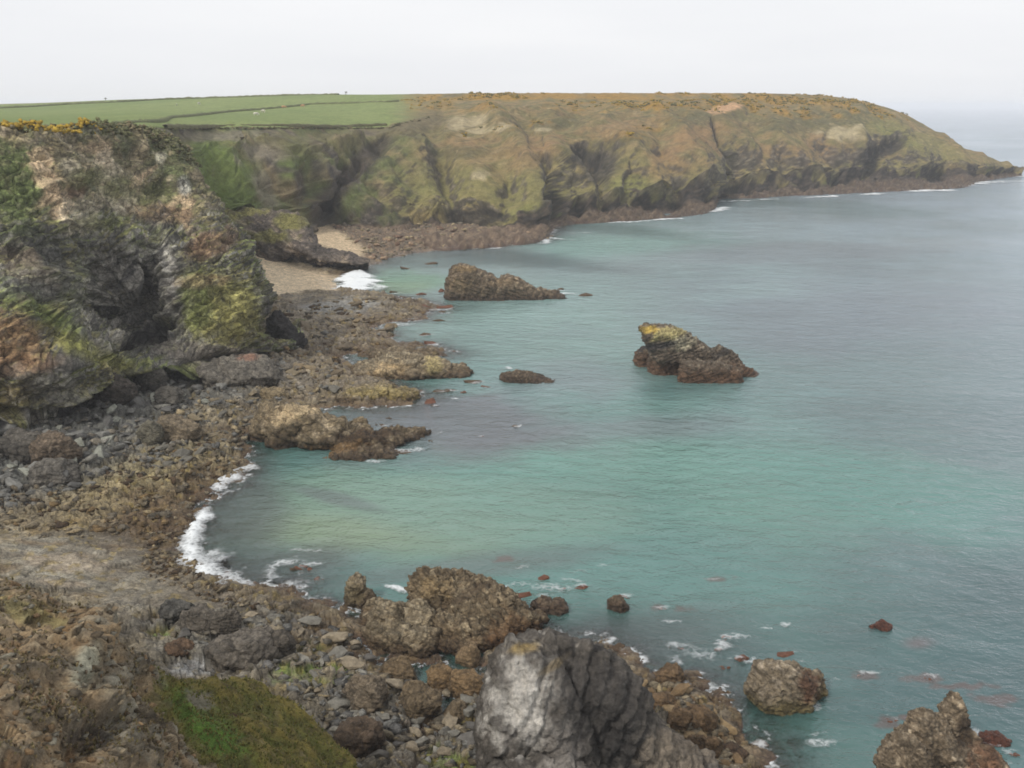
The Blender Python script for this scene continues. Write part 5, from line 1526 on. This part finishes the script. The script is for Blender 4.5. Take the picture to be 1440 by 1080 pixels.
# ---------------------------------------------------------------- the smaller stones nobody could count
rg = np.random.RandomState(9)
small = [hull_stone(800 + k, 11, (1, .95, .9), 0, 0) for k in range(8)]
SV, SF, SC = [], [], []
def rubble(poly, n, s0, s1, tones, zmin=.0, p=2.5):
    xs = [q[0] for q in poly]; ys = [q[1] for q in poly]
    px = rg.uniform(min(xs), max(xs), n * 3); py = rg.uniform(min(ys), max(ys), n * 3)
    sd_ = in_poly(px, py, poly)
    wgt = sd_ > 0
    px, py = px[wgt][:n], py[wgt][:n]
    pts = np.array([at_z(a, b, 1.5) for a, b in zip(px, py)])
    h = shore_h(pts[:, 0], pts[:, 1])
    for (x, y, _), hh in zip(pts, h):
        if hh < zmin: continue
        V, F = small[rg.randint(8)]
        s = s0 + (s1 - s0) * rg.random_sample() ** p
        a = rg.uniform(0, 6.28)
        v = V * (s * rg.uniform(.9, 1.6), s * rg.uniform(.6, 1), s * rg.uniform(.35, .75))
        tl = rg.uniform(-.4, .4)
        R1 = np.array([[1, 0, 0], [0, math.cos(tl), -math.sin(tl)], [0, math.sin(tl), math.cos(tl)]])
        R2 = np.array([[math.cos(a), -math.sin(a), 0], [math.sin(a), math.cos(a), 0], [0, 0, 1]])
        v = v @ R1.T @ R2.T + (x, y, hh + s * .12)
        SF.append(F + sum_v[0]); SV.append(v)
        sum_v[0] += len(v)
        c = tones[rg.randint(len(tones))] * rg.uniform(.75, 1.25)
        SC.append(np.repeat(c[None], len(v), 0))
sum_v = [0]
GR = [S(118, 116, 110), S(96, 94, 90), S(134, 130, 120), S(120, 112, 98)]
OC = [S(134, 122, 100), S(116, 104, 84), S(150, 134, 104), S(104, 96, 82)]
DK = [S(92, 76, 54), S(78, 62, 44), S(116, 96, 66)]
rubble(ZONES[0][0], 560, .4, 1.4, GR)
rubble([(180, 620), (330, 600), (340, 650), (290, 690), (260, 740), (60, 760), (0, 750), (0, 700), (130, 690)], 560, .3, 1.0, OC + DK)
rubble(ZONES[1][0], 480, .3, 1.1, OC + GR)
rubble(ZONES[2][0], 420, .35, 1.3, OC + GR[:1] + DK)
rubble(ZONES[3][0], 800, .2, .8, GR + GR + OC)
rubble(ZONES[4][0], 160, .3, .8, OC)
rubble([(560, 322), (775, 322), (770, 336), (700, 344), (600, 350), (520, 362), (470, 330), (490, 318)], 500, .5, 1.8, OC + [S(150, 126, 102), S(120, 96, 78)])
rubble([(200, 740), (270, 740), (280, 800), (340, 835), (480, 865), (330, 850), (200, 800)], 400, .25, .7, OC + DK)
SV = np.concatenate(SV); SF = np.concatenate(SF); SC = np.concatenate(SC)
SC = SC * (1.2 + .25 * fbm(SV * 1.5, 2, 5))[:, None]
me = mesh_from(SV, SF, 'rubble')
set_col(me, SC)
o = finish(me, 'rubble', M_SHORE, 'stuff', smooth=False)
tag(o, 'loose grey and ochre stones strewn over the foreshore', 'rubble')
# ================================================================ surf and foam
m, N, K = newmat('foam_white')
out = N.new('ShaderNodeOutputMaterial')
at = N.new('ShaderNodeAttribute'); at.attribute_name = 'Col'
geo = N.new('ShaderNodeNewGeometry')
n1 = N.new('ShaderNodeTexNoise'); n1.inputs['Scale'].default_value = 1.1; n1.inputs['Detail'].default_value = 7; n1.inputs['Roughness'].default_value = .7; n1.inputs['Distortion'].default_value = .6
v1 = N.new('ShaderNodeTexVoronoi'); v1.feature = 'DISTANCE_TO_EDGE'; v1.inputs['Scale'].default_value = 1.3
K.new(geo.outputs['Position'], n1.inputs['Vector'])
av = N.new('ShaderNodeVectorMath'); av.operation = 'MULTIPLY_ADD'
av.inputs[1].default_value = (1.2, 1.2, 1.2)
K.new(n1.outputs['Color'], av.inputs[0]); K.new(geo.outputs['Position'], av.inputs[2])
K.new(av.outputs[0], v1.inputs['Vector'])
a = mth('MULTIPLY', v1.outputs['Distance'], -1.1)
a = mth('ADD', a, n1.outputs['Fac'])
a = mth('ADD', a, mth('MULTIPLY', at.outputs['Alpha'], 1.25))
mr = N.new('ShaderNodeMapRange')
mr.inputs['From Min'].default_value = .92; mr.inputs['From Max'].default_value = 2.0
mr.inputs['To Max'].default_value = .95
K.new(a, mr.inputs['Value'])
d_ = N.new('ShaderNodeBsdfDiffuse'); d_.inputs[0].default_value = (.78, .80, .80, 1)
t_ = N.new('ShaderNodeBsdfTransparent')
b_ = N.new('ShaderNodeBump'); b_.inputs['Strength'].default_value = .6; b_.inputs['Distance'].default_value = .3
K.new(n1.outputs['Fac'], b_.inputs['Height']); K.new(b_.outputs[0], d_.inputs['Normal'])
mxs = N.new('ShaderNodeMixShader')
K.new(mr.outputs[0], mxs.inputs[0]); K.new(t_.outputs[0], mxs.inputs[1]); K.new(d_.outputs[0], mxs.inputs[2])
K.new(mxs.outputs[0], out.inputs['Surface'])
M_FOAM = m

def foam_strip(line, seed, lift=.10):
    """line: (px, py, half width m, strength); world-space ribbon lying on the water"""
    pts = np.array([at_z(a, b, 0)[:2] for a, b, _, _ in line])
    wd = np.array([q[2] for q in line]); stn = np.array([q[3] for q in line])
    seg = np.concatenate([[0], np.cumsum(np.linalg.norm(np.diff(pts, axis=0), axis=1))])
    n = max(8, int(seg[-1] / .5)); n = min(n, 400)
    t = np.linspace(0, seg[-1], n)
    C = pchip(np.concatenate([pts, wd[:, None], stn[:, None]], 1), t, seg)
    T = np.gradient(C[:, :2], axis=0); T /= np.linalg.norm(T, axis=1, keepdims=True) + 1e-9
    Nrm = np.stack([-T[:, 1], T[:, 0]], 1)
    nm = 17
    u = np.linspace(-1, 1, nm)
    jit = vnoise(np.stack([t * .11, t * 0, t * 0], -1), seed + 3) + .6 * vnoise(np.stack([t * .4, t * 0, t * 0], -1), seed + 4)
    C[:, :2] += Nrm * (jit * C[:, 2] * .8)[:, None]
    C[:, 2] *= 1 + .5 * vnoise(np.stack([t * .17, t * 0 + 5, t * 0], -1), seed + 5)
    XY = C[:, None, :2] + Nrm[:, None, :] * (C[:, 2][:, None] * u[None])[..., None]
    prof = (1 - np.abs(u)[None] ** 1.6)
    end = np.clip(np.minimum(t, seg[-1] - t) / (C[:, 2] + .01), 0, 1)[:, None]
    X3 = np.concatenate([XY, np.zeros(XY.shape[:2] + (1,))], -1)
    nn = fbm(X3 * .25, 3, seed)
    al = np.clip(prof * end * C[:, 3][:, None] + nn * .5 * prof * end, 0, 2)
    z = lift + al ** 2 * .25 * np.clip(C[:, 2] / 2, .1, 1)[:, None] * (1 + .6 * vnoise(X3 * .8, seed))
    P = np.concatenate([XY, z[..., None]], -1)
    col = np.concatenate([np.ones(P.shape[:2] + (3,)), al[..., None]], -1)
    return P, col

def foam_object(name, lines, label=None, cat=None, kind=None, seed=900, lift=.1):
    V, F, C = [], [], []
    k = 0
    for i, l in enumerate(lines):
        P, c = foam_strip(l, seed + i, lift + .004 * i)
        V.append(P.reshape(-1, 3)); C.append(c.reshape(-1, 4)); F.append(grid_faces(*P.shape[:2]) + k)
        k += P.shape[0] * P.shape[1]
    me = mesh_from(np.concatenate(V), np.concatenate(F), name)
    set_col(me, np.concatenate(C))
    o = finish(me, name, M_FOAM)
    return tag(o, label, cat, None, kind)

foam_object('breaking_wave', [[(512, 382, 2.0, 1.2), (507, 386, 4.0, 1.9), (500, 391, 5.6, 2.1), (497, 398, 6.6, 2.1), (498, 404, 6.6, 2.0), (503, 409, 5.6, 1.6), (508, 414, 3, 1.0)], [(520, 388, 2, .6), (524, 398, 4, .9), (528, 408, 4, .9), (530, 413, 2, .5)]],
            'thick white breaker washing onto the sandy cove beach', 'wave', seed=901, lift=.35)
foam_object('breaking_wave', [[(300, 698, .8, .7), (304, 686, 2.4, 1.1), (318, 674, 3.2, 1.15), (334, 664, 2.8, .9), (350, 656, 2.2, .95), (368, 651, 1.2, .6)],
                              [(310, 688, 1.5, .5), (335, 682, 3, .5), (362, 680, 1.5, .4)]],
            'short white breaker at the weedy shore just below the whaleback ridge', 'wave', seed=910, lift=.25)
foam_object('breaking_wave', [[(292, 712, .9, .8), (279, 732, 1.9, 1.2), (270, 755, 2.0, 1.2), (266, 775, 2.4, 1.2), (276, 795, 2.8, 1.15), (296, 808, 3.0, 1.05), (320, 820, 2.6, .85), (345, 828, 2.6, .8), (378, 832, 2.0, .7)],
                              [(280, 770, 3.0, .55), (300, 790, 3.5, .6), (320, 808, 3, .5)],
                              [(372, 824, 2.0, .7), (385, 806, 1.8, .8), (400, 797, 1.6, .85), (420, 795, 1.4, .6), (445, 792, .8, .5)],
                              [(380, 822, 1.8, .65), (410, 824, 1.8, .6), (440, 818, 1.4, .55), (462, 806, .8, .4)]],
            'long curved white breaker along the left shore, longest of the near surf lines', 'wave', seed=920, lift=.25)
FL = [
    [(536, 823, .6, .6), (552, 827, .9, 1.1), (566, 833, 1.1, 1.2), (576, 838, .6, .7)],
    [(480, 848, .4, .4), (490, 854, .7, .8), (500, 858, .3, .4)],
    [(668, 822, 1.0, .5), (690, 832, 1.6, .9), (710, 842, 1.2, .7), (726, 850, .6, .4)],
    [(700, 826, .6, .5), (735, 822, 1.4, .7), (770, 828, 1.8, .75), (800, 830, 1.6, .6), (828, 830, .6, .4)],
    [(722, 805, .4, .4), (735, 797, 1.0, .65), (748, 791, .8, .6)],
    [(745, 842, .6, .5), (760, 838, 1.2, .6), (800, 842, .8, .4)],
    [(780, 818, .8, .5), (806, 816, 1.0, .5), (830, 820, .5, .3)],
    [(830, 905, 1.0, .5), (850, 912, 1.5, .95), (862, 905, 1.2, .8), (872, 896, .6, .5)],
    [(868, 925, 1.2, .7), (884, 934, 1.2, .7), (900, 944, .7, .4)],
    [(925, 910, 1.0, .5), (950, 908, 1.4, .7), (968, 914, .8, .5)],
    [(930, 935, 1.2, .6), (955, 934, 1.4, .9), (975, 938, .8, .5)],
    [(905, 930, 2, .4), (960, 924, 3, .5), (1010, 926, 3, .5), (1050, 940, 2.4, .45)],
    [(990, 900, .8, .5), (1008, 904, 1.4, .8), (1020, 914, 1.2, .6), (1040, 920, .8, .4)],
    [(1040, 938, 1.0, .6), (1056, 930, .8, .7), (1062, 920, .4, .4)],
    [(1090, 884, .8, .5), (1104, 882, 1.0, .8), (1118, 888, .5, .4)],
    [(1140, 1005, .8, .5), (1148, 998, .8, .6), (1152, 985, .4, .4)],
    [(1122, 1046, .6, .6), (1145, 1050, 1.0, .75), (1172, 1046, .8, .65), (1186, 1040, .4, .5)],
    [(1130, 1038, .4, .45), (1155, 1034, .7, .6), (1175, 1036, .5, .5)],
    [(1200, 950, .4, .5), (1208, 953, .5, .7), (1218, 954, .3, .4)],
    [(1362, 1018, .6, .6), (1372, 1032, 1.2, .85), (1384, 1044, 1.0, .7), (1404, 1052, .8, .6), (1424, 1060, .6, .5)],
    [(1400, 1068, 1.2, .7), (1420, 1076, 1.4, .8), (1440, 1082, 1.2, .7)],
    [(980, 815, .4, .4), (998, 816, .6, .5), (1015, 814, .4, .3)],
    [(545, 462, 1.5, .5), (556, 456, 4, .75), (572, 458, 4, .75), (588, 462, 2, .5)],
    [(512, 500, 1, .5), (522, 504, 1.4, .6), (532, 506, 1, .4)],
    [(706, 516, .8, .5), (714, 518, 1.0, .9), (722, 522, .6, .5)],
    [(630, 561, .8, .5), (640, 562, 1.1, .9), (650, 563, .6, .5)],
    [(540, 640, 2, .5), (560, 634, 2.4, .75), (580, 636, 2.0, .6), (590, 626, 1.2, .5)],
    [(505, 650, .8, .6), (530, 652, 1.1, .8), (556, 650, .9, .5)],
    [(606, 616, .6, .4), (622, 610, .9, .5), (636, 606, .5, .3)],
    [(750, 419, 1.2, .6), (775, 419, 1.8, 1.0), (795, 414, 2.4, .9), (812, 415, 1.6, .6), (836, 416, 1, .4)],
    [(764, 408, 1, .6), (785, 409, 1.5, .7), (800, 411, 1, .5)],
    [(600, 376, 1.4, .5), (612, 377, 1.4, .6), (624, 376, 1, .4)],
    [(1040, 532, .8, .4), (1058, 528, 1.0, .5), (1070, 524, .6, .3)],
    # along the foot of the far headland
    [(676, 351, 1.2, .6), (700, 350, 1.6, .8), (716, 347, 1.2, .5)],
    [(750, 344, 2, .7), (764, 342, 3, .95), (780, 336, 4, .9), (800, 338, 3, .6), (820, 340, 2, .4)],
    [(772, 332, 3, .8), (778, 326, 3, .8), (784, 322, 2, .4)],
    [(790, 330, 3, .4), (815, 328, 5, .5), (840, 330, 3, .4)],
    [(850, 315, 2, .6), (880, 313, 3.5, 1.0), (905, 312, 3, .8), (925, 310, 4, 1.0), (945, 308.5, 4.5, 1.1), (965, 307, 3, .7)],
    [(996, 300, 4, .8), (1010, 296, 6, 1.1), (1022, 291, 5, 1.0)],
    [(1000, 283, 4, .7), (1020, 284, 5, .9), (1040, 283, 5, .9), (1060, 282.5, 4, .6), (1080, 281, 5, .85), (1100, 280, 3, .6)],
    [(1120, 279, 3, .6), (1145, 278, 5, .9), (1165, 277, 6, 1.1), (1185, 275.5, 4, .8)],
    [(1200, 275, 4, .6), (1228, 273.5, 7, 1.1), (1246, 272, 4, .7)],
    [(1270, 270.5, 4, .7), (1300, 269, 9, 1.2), (1328, 268.5, 8, 1.2), (1342, 267, 4, .7)],
    [(1355, 263, 6, .8), (1364, 259, 10, 1.2), (1380, 257, 12, 1.0), (1410, 256, 12, .8), (1450, 254, 10, .7)],
    [(1390, 262, 8, .5), (1430, 260, 10, .5), (1480, 258, 8, .4)],
    [(1430, 250, 8, .8), (1445, 247.5, 12, .9), (1470, 246, 10, .5)],
]
rgf = np.random.RandomState(4)
for (px, py, hw, hh, red, lab) in AWASH:
    if rgf.random_sample() < .7 and py > 400:
        w_ = (hw + .5) * (1413 / 190. if py < 700 else 15)
        FL.append([(px - w_ * rgf.uniform(.7, 1.1), py + rgf.uniform(0, 3), .3 + hw * .2, .35), (px + rgf.uniform(-4, 4), py + 2 + hw, .6 + hw * .45, rgf.uniform(.5, .8)), (px + w_ * rgf.uniform(.9, 1.5), py + rgf.uniform(-2, 3), .3, .35)])
for k in range(46):
    px, py = rgf.uniform(840, 1180), rgf.uniform(870, 990)
    if k % 3 == 0: px, py = rgf.uniform(670, 850), rgf.uniform(800, 860)
    l_ = rgf.uniform(6, 22)
    FL.append([(px - l_, py + rgf.uniform(-3, 5), .3, .4), (px, py, rgf.uniform(.5, 1.2), rgf.uniform(.4, .62)), (px + l_, py + rgf.uniform(-5, 3), .3, .4)])
for k in range(26):
    px, py = rgf.uniform(300, 470), rgf.uniform(770, 830)
    if px - 300 > (py - 740) * 2.2 + 60: continue
    l_ = rgf.uniform(8, 26)
    FL.append([(px - l_, py + rgf.uniform(-3, 5), .4, .4), (px, py, rgf.uniform(.8, 1.6), rgf.uniform(.5, .72)), (px + l_, py + rgf.uniform(-5, 3), .3, .4)])
foam_object('foam', FL, 'lacy white foam round the rocks and along the shore', 'foam', 'stuff', seed=940, lift=.10)

# ================================================================ farmland things: hedge banks, grazing cattle
def land_at(px, py, r0=6.05, r1=8.0):
    """the spot of the farmland nearest this image pixel"""
    j = int(np.argmin(np.abs(hpx[HP.shape[0] // 2] - px)))
    rows = np.where((HROW[:, 0] >= r0) & (HROW[:, 0] <= r1))[0]
    i = rows[int(np.argmin(np.abs(hpy[rows, j] - py)))]
    return HP[i, j].copy()

def hedge(line, label, h0, w0, colr, seed):
    pts = np.array([land_at(a, b) for a, b in line])
    seg = np.concatenate([[0], np.cumsum(np.linalg.norm(np.diff(pts, axis=0), axis=1))])
    n = int(seg[-1] / 1.6) + 2
    C = pchip(pts, np.linspace(0, seg[-1], n), seg)
    # drop every station to the land's own height
    T = np.gradient(C[:, :2], axis=0); T /= np.linalg.norm(T, axis=1, keepdims=True) + 1e-9
    Nr = np.stack([-T[:, 1], T[:, 0]], 1)
    prof = [(-1, -.6), (-.95, .3), (-.7, .8), (-.25, 1.0), (.25, 1.02), (.7, .8), (.95, .3), (1, -.6)]
    P = np.zeros((n, len(prof), 3))
    for k, (a, b) in enumerate(prof):
        P[:, k, :2] = C[:, :2] + Nr * (a * w0)
        P[:, k, 2] = C[:, 2] + b * h0
    nn = fbm(P * .35, 3, seed)
    P[..., 2] += nn * h0 * .8 * (P[..., 2] > C[:, None, 2])
    P[..., :2] += Nr[:, None, :] * (nn * w0 * .5)[..., None]
    col = mixc(colr, colr * 1.5, sstep(-.3, .4, fbm(P * .5, 3, seed + 1)))
    me = mesh_from(P.reshape(-1, 3), grid_faces(*P.shape[:2]), 'hedge')
    set_col(me, col)
    o = finish(me, 'hedge_bank', M_PLANT)
    return tag(o, label, 'hedge', 'hedge banks round the fields')

HG = S(88, 92, 58)
hedge([(150, 176.5), (205, 171), (260, 165), (330, 158), (400, 151), (450, 147), (500, 145), (545, 143.5), (572, 143)], 'dark hedge bank running up between the two green fields', 1.0, 1.0, HG, 951)
hedge([(-60, 155), (0, 153.5), (60, 151), (120, 147.5), (180, 144), (260, 140.5), (340, 137.5), (420, 134.5), (480, 133.5)], 'hedge bank along the skyline behind the upper field', 1.1, 1.2, HG, 953)
hedge([(215, 179.6), (300, 179.8), (400, 179.4), (480, 179), (540, 179.6)], 'low overgrown bank along the cliff edge of the lower field', .8, 1.2, S(84, 82, 54), 955)

# tiny trees on the skyline
def lone_tree(px, label, h, seed):
    p = land_at(px, 0, 7.9, 8.1)
    root = bpy.data.objects.new('hawthorn_tree', None)
    sc.collection.objects.link(root)
    root.location = p
    tag(root, label, 'tree', 'trees on the skyline')
    rg2 = np.random.RandomState(seed)
    bm = bmesh.new()
    bmesh.ops.create_cone(bm, segments=7, radius1=.3, radius2=.14, depth=h * .6, cap_ends=True, matrix=Matrix.Translation((0, 0, h * .28)))
    me = bpy.data.meshes.new('trunk'); bm.to_mesh(me); bm.free()
    set_col(me, np.repeat(S(70, 60, 48)[None], len(me.vertices), 0))
    t = finish(me, 'trunk', M_PLANT); t.parent = root
    V, F, k = [], [], 0
    for i in range(60):
        c = rg2.normal(size=3) * (h * .24, h * .24, h * .14) + (h * .1, 0, h * .72)
        v = small[i % 8][0] * h * rg2.uniform(.05, .1) + c
        V.append(v); F.append(small[i % 8][1] + k); k += len(v)
    V = np.concatenate(V)
    me = mesh_from(V, np.concatenate(F), 'crown')
    set_col(me, mixc(S(58, 66, 40), S(80, 84, 50), sstep(-.3, .3, fbm(V, 2, 3))))
    c = finish(me, 'crown', M_PLANT); c.parent = root
lone_tree(154, 'small dark tree on the skyline at the left end of the upper field', 2.4, 3)
lone_tree(487, 'small dark tree on the skyline where the gorse begins', 2.2, 4)

def cow(px, py, label, colr, yaw):
    p = land_at(px, py)
    bm = bmesh.new()
    parts = [((0, 0, 1.0), (.95, .34, .42)), ((-.5, 0, 1.05), (.42, .33, .4)), ((.55, 0, 1.05), (.42, .32, .42)), ((1.05, 0, .95), (.36, .16, .2)), ((1.35, 0, .62), (.16, .13, .32)), ((1.42, 0, .36), (.12, .11, .16)),
             ((-1.0, 0, .85), (.06, .06, .4))]
    for x in (-.62, .6):
        for y in (-.2, .2):
            parts.append(((x, y, .42), (.1, .1, .48)))
    for y in (-.17, .17):
        parts.append(((1.28, y, .8), (.06, .1, .05)))
    for c, s in parts:
        M = Matrix.Translation(c) @ Matrix.Diagonal((*s, 1))
        bmesh.ops.create_icosphere(bm, subdivisions=2, radius=1, matrix=M)
    me0 = bpy.data.meshes.new('t'); bm.to_mesh(me0); bm.free()
    o0 = bpy.data.objects.new('t', me0); sc.collection.objects.link(o0)
    md = o0.modifiers.new('r', 'REMESH'); md.mode = 'VOXEL'; md.voxel_size = .05
    me = bpy.data.meshes.new_from_object(o0.evaluated_get(bpy.context.evaluated_depsgraph_get()))
    bpy.data.objects.remove(o0); bpy.data.meshes.remove(me0)
    V = np.empty(len(me.vertices) * 3, np.float32); me.vertices.foreach_get('co', V); V = V.reshape(-1, 3)
    me.materials.clear()
    set_col(me, mixc(colr, colr * .75, sstep(0, .2, fbm(V * 1.5, 2, int(px)))))
    o = finish(me, 'cow', M_PLANT)
    o.location = p
    o.rotation_euler = (0, 0, math.radians(yaw))
    o.scale = (1.15, 1.15, 1.15)
    return tag(o, label, 'cow', 'cattle grazing in the fields')
cow(352, 162.5, 'white cow grazing in the lower field, left of its pale neighbour', S(220, 214, 200), 20)
cow(364, 158.5, 'pale cow close to the hedge in the lower field', S(206, 200, 184), 160)
cow(398, 152.5, 'tan cow beside the dark hedge bank', S(196, 150, 112), 10)
cow(430, 150.5, 'tan cow further right along the hedge bank', S(190, 146, 110), 170)
cow(291, 147.5, 'pale cow at the top of the upper field', S(206, 202, 188), 70)
cow(265, 149.0, 'pale cow at the left of the herd in the upper field', S(176, 180, 150), 100)

# ================================================================ gorse and scrub
GV, GF, GC = [], [], []
gk = [0]
def bush(p, s, colr, seed):
    rgb = np.random.RandomState(seed)
    for i in range(5):
        V, F = small[rgb.randint(8)]
        c = rgb.normal(size=3) * (.5, .5, .18) * s
        r = s * rgb.uniform(.3, .6)
        v = V * (1 + .3 * rgb.uniform(-1, 1, (len(V), 1))) * (r, r, r * .75) + c + p + (0, 0, s * .25)
        GV.append(v); GF.append(F + gk[0]); gk[0] += len(v)
        cc_ = colr * rgb.uniform(.7, 1.3)
        GC.append(np.repeat(cc_[None], len(v), 0))
rg = np.random.RandomState(21)
rows = np.where((KROW[:, 0] > 5.7) & (KROW[:, 0] < 6.8))[0]
for i in range(900):
    r_, c_ = rg.choice(rows), rg.randint(0, KP.shape[1])
    x_ = kpx[r_, c_]
    if x_ > 330 or x_ < -60: continue
    yel = (x_ < 135 + rg.normal() * 12) and KROW[r_, 0] < 6.35 and rg.random_sample() < .85
    bush(KP[r_, c_], rg.uniform(.5, 1.3), S(166, 138, 48) if yel else (S(106, 106, 72) if rg.random_sample() < .6 else S(122, 112, 84)), i)
cand = np.argwhere(GORSE_H > .5)
sel = cand[rg.choice(len(cand), 1700)]
for i, (r_, c_) in enumerate(sel):
    if HROW[r_, 0] > 8.1: continue
    bush(HP[r_, c_], rg.uniform(.6, 1.5), S(148, 122, 40) if rg.random_sample() < .55 else S(92, 90, 50), 2000 + i)
for i in range(300):                                             # scrub along the edge of the lower field
    x_ = rg.uniform(215, 600)
    p = land_at(x_, 180, 5.85, 6.1)
    bush(p + (0, rg.uniform(-3, 1), -.2), rg.uniform(.5, 1.1), S(84, 84, 54) if rg.random_sample() < .7 else S(120, 106, 78), 4000 + i)
GV = np.concatenate(GV); GF = np.concatenate(GF); GC = np.concatenate(GC)
me = mesh_from(GV, GF, 'gorse')
set_col(me, GC)
o = finish(me, 'gorse', M_PLANT, 'stuff')
tag(o, 'yellow flowering gorse and dark scrub along the cliff tops', 'gorse')

# ================================================================ loose stones and grass on the near slope
def strewn(name, P, mask, n, s0, s1, tones, label, cat, seed, grass=False):
    rgs = np.random.RandomState(seed)
    cand_ = np.argwhere(mask)
    pick = cand_[rgs.choice(len(cand_), n)]
    V_, F_, C_, k_ = [], [], [], 0
    for (r_, c_) in pick:
        p = P[r_, c_] + rgs.normal(size=3) * (.1, .1, 0)
        s_ = s0 + (s1 - s0) * rgs.random_sample() ** 2.5
        if grass:
            a_ = rgs.uniform(0, 6.28, 7); l_ = s_ * rgs.uniform(.6, 1.1, 7); b_ = rgs.uniform(.25, .8, 7)
            v = []
            f = []
            for q in range(7):
                dx_, dy_ = math.cos(a_[q]), math.sin(a_[q])
                o_ = np.array([dx_, dy_, 0]) * .05
                w_ = np.array([-dy_, dx_, 0]) * .022 * (1 + s_)
                tip = np.array([dx_ * b_[q], dy_ * b_[q], 1 - b_[q] * .45]) * l_[q]
                mid_ = np.array([dx_ * b_[q] * .35, dy_ * b_[q] * .35, .6]) * l_[q]
                m0 = len(v)
                v += [o_ - w_, o_ + w_, mid_ + w_ * .8, tip, mid_ - w_ * .8]
                f += [[m0, m0 + 1, m0 + 2], [m0, m0 + 2, m0 + 4], [m0 + 4, m0 + 2, m0 + 3]]
            v = np.array(v) + p; f = np.array(f)
        else:
            v0, f = small[rgs.randint(8)]
            a_ = rgs.uniform(0, 6.28)
            R_ = np.array([[math.cos(a_), -math.sin(a_), 0], [math.sin(a_), math.cos(a_), 0], [0, 0, 1]])
            v = (v0 * (s_ * rgs.uniform(.8, 1.5), s_ * rgs.uniform(.6, 1), s_ * rgs.uniform(.4, .8))) @ R_.T + p
        V_.append(v); F_.append(f + k_); k_ += len(v)
        C_.append(np.repeat((tones[rgs.randint(len(tones))] * rgs.uniform(.7, 1.3))[None], len(v), 0))
    me = mesh_from(np.concatenate(V_), np.concatenate(F_), name)
    set_col(me, np.concatenate(C_))
    o = finish(me, name, M_PLANT if grass else M_NEAR, 'stuff', smooth=False)
    return tag(o, label, cat)
vis = (fpy < 1160) & (fpx > -80) & (FROW < 4.1) & (FROW > .6)
strewn('scree', FP, vis & (tong < .3), 1700, .04, .3, [S(142, 128, 104), S(122, 110, 90), S(134, 128, 112), S(112, 98, 78), S(134, 110, 80)], 'loose stones and crumbled earth on the near slope', 'scree', 31)
strewn('grass', FP, vis & (tong > .25) & (fpx < 640), 3400, .08, .26, [S(116, 116, 56), S(130, 120, 62), S(108, 112, 50), S(140, 128, 74)], 'rough tussock grass on the near mossy tongue', 'grass', 33, True)
strewn('dry_grass', FP, vis & (tong < .3) & (f1 > .05), 2200, .08, .26, [S(146, 130, 92), S(124, 114, 76), S(116, 100, 72)], 'dry wiry tufts among the stones of the near slope', 'grass', 35, True)
# ================================================================ sea haze
bm = bmesh.new()
bmesh.ops.create_cube(bm, size=1.0)
me = bpy.data.meshes.new('haze')
bm.to_mesh(me); bm.free()
hz, N, K = newmat('haze_air')
out = N.new('ShaderNodeOutputMaterial')
pv = N.new('ShaderNodeVolumePrincipled')
pv.inputs['Color'].default_value = (.95, .965, 1.0, 1)
pv.inputs['Density'].default_value = .00016
pv.inputs['Anisotropy'].default_value = 0.0
K.new(pv.outputs[0], out.inputs['Volume'])
ho = finish(me, 'haze', hz, 'stuff', smooth=False)
ho.location = (0, 0, 27)
ho.scale = (64000, 64000, 84)
ho['label'] = 'thin pale sea haze over the bay and headland'
ho['category'] = 'haze'
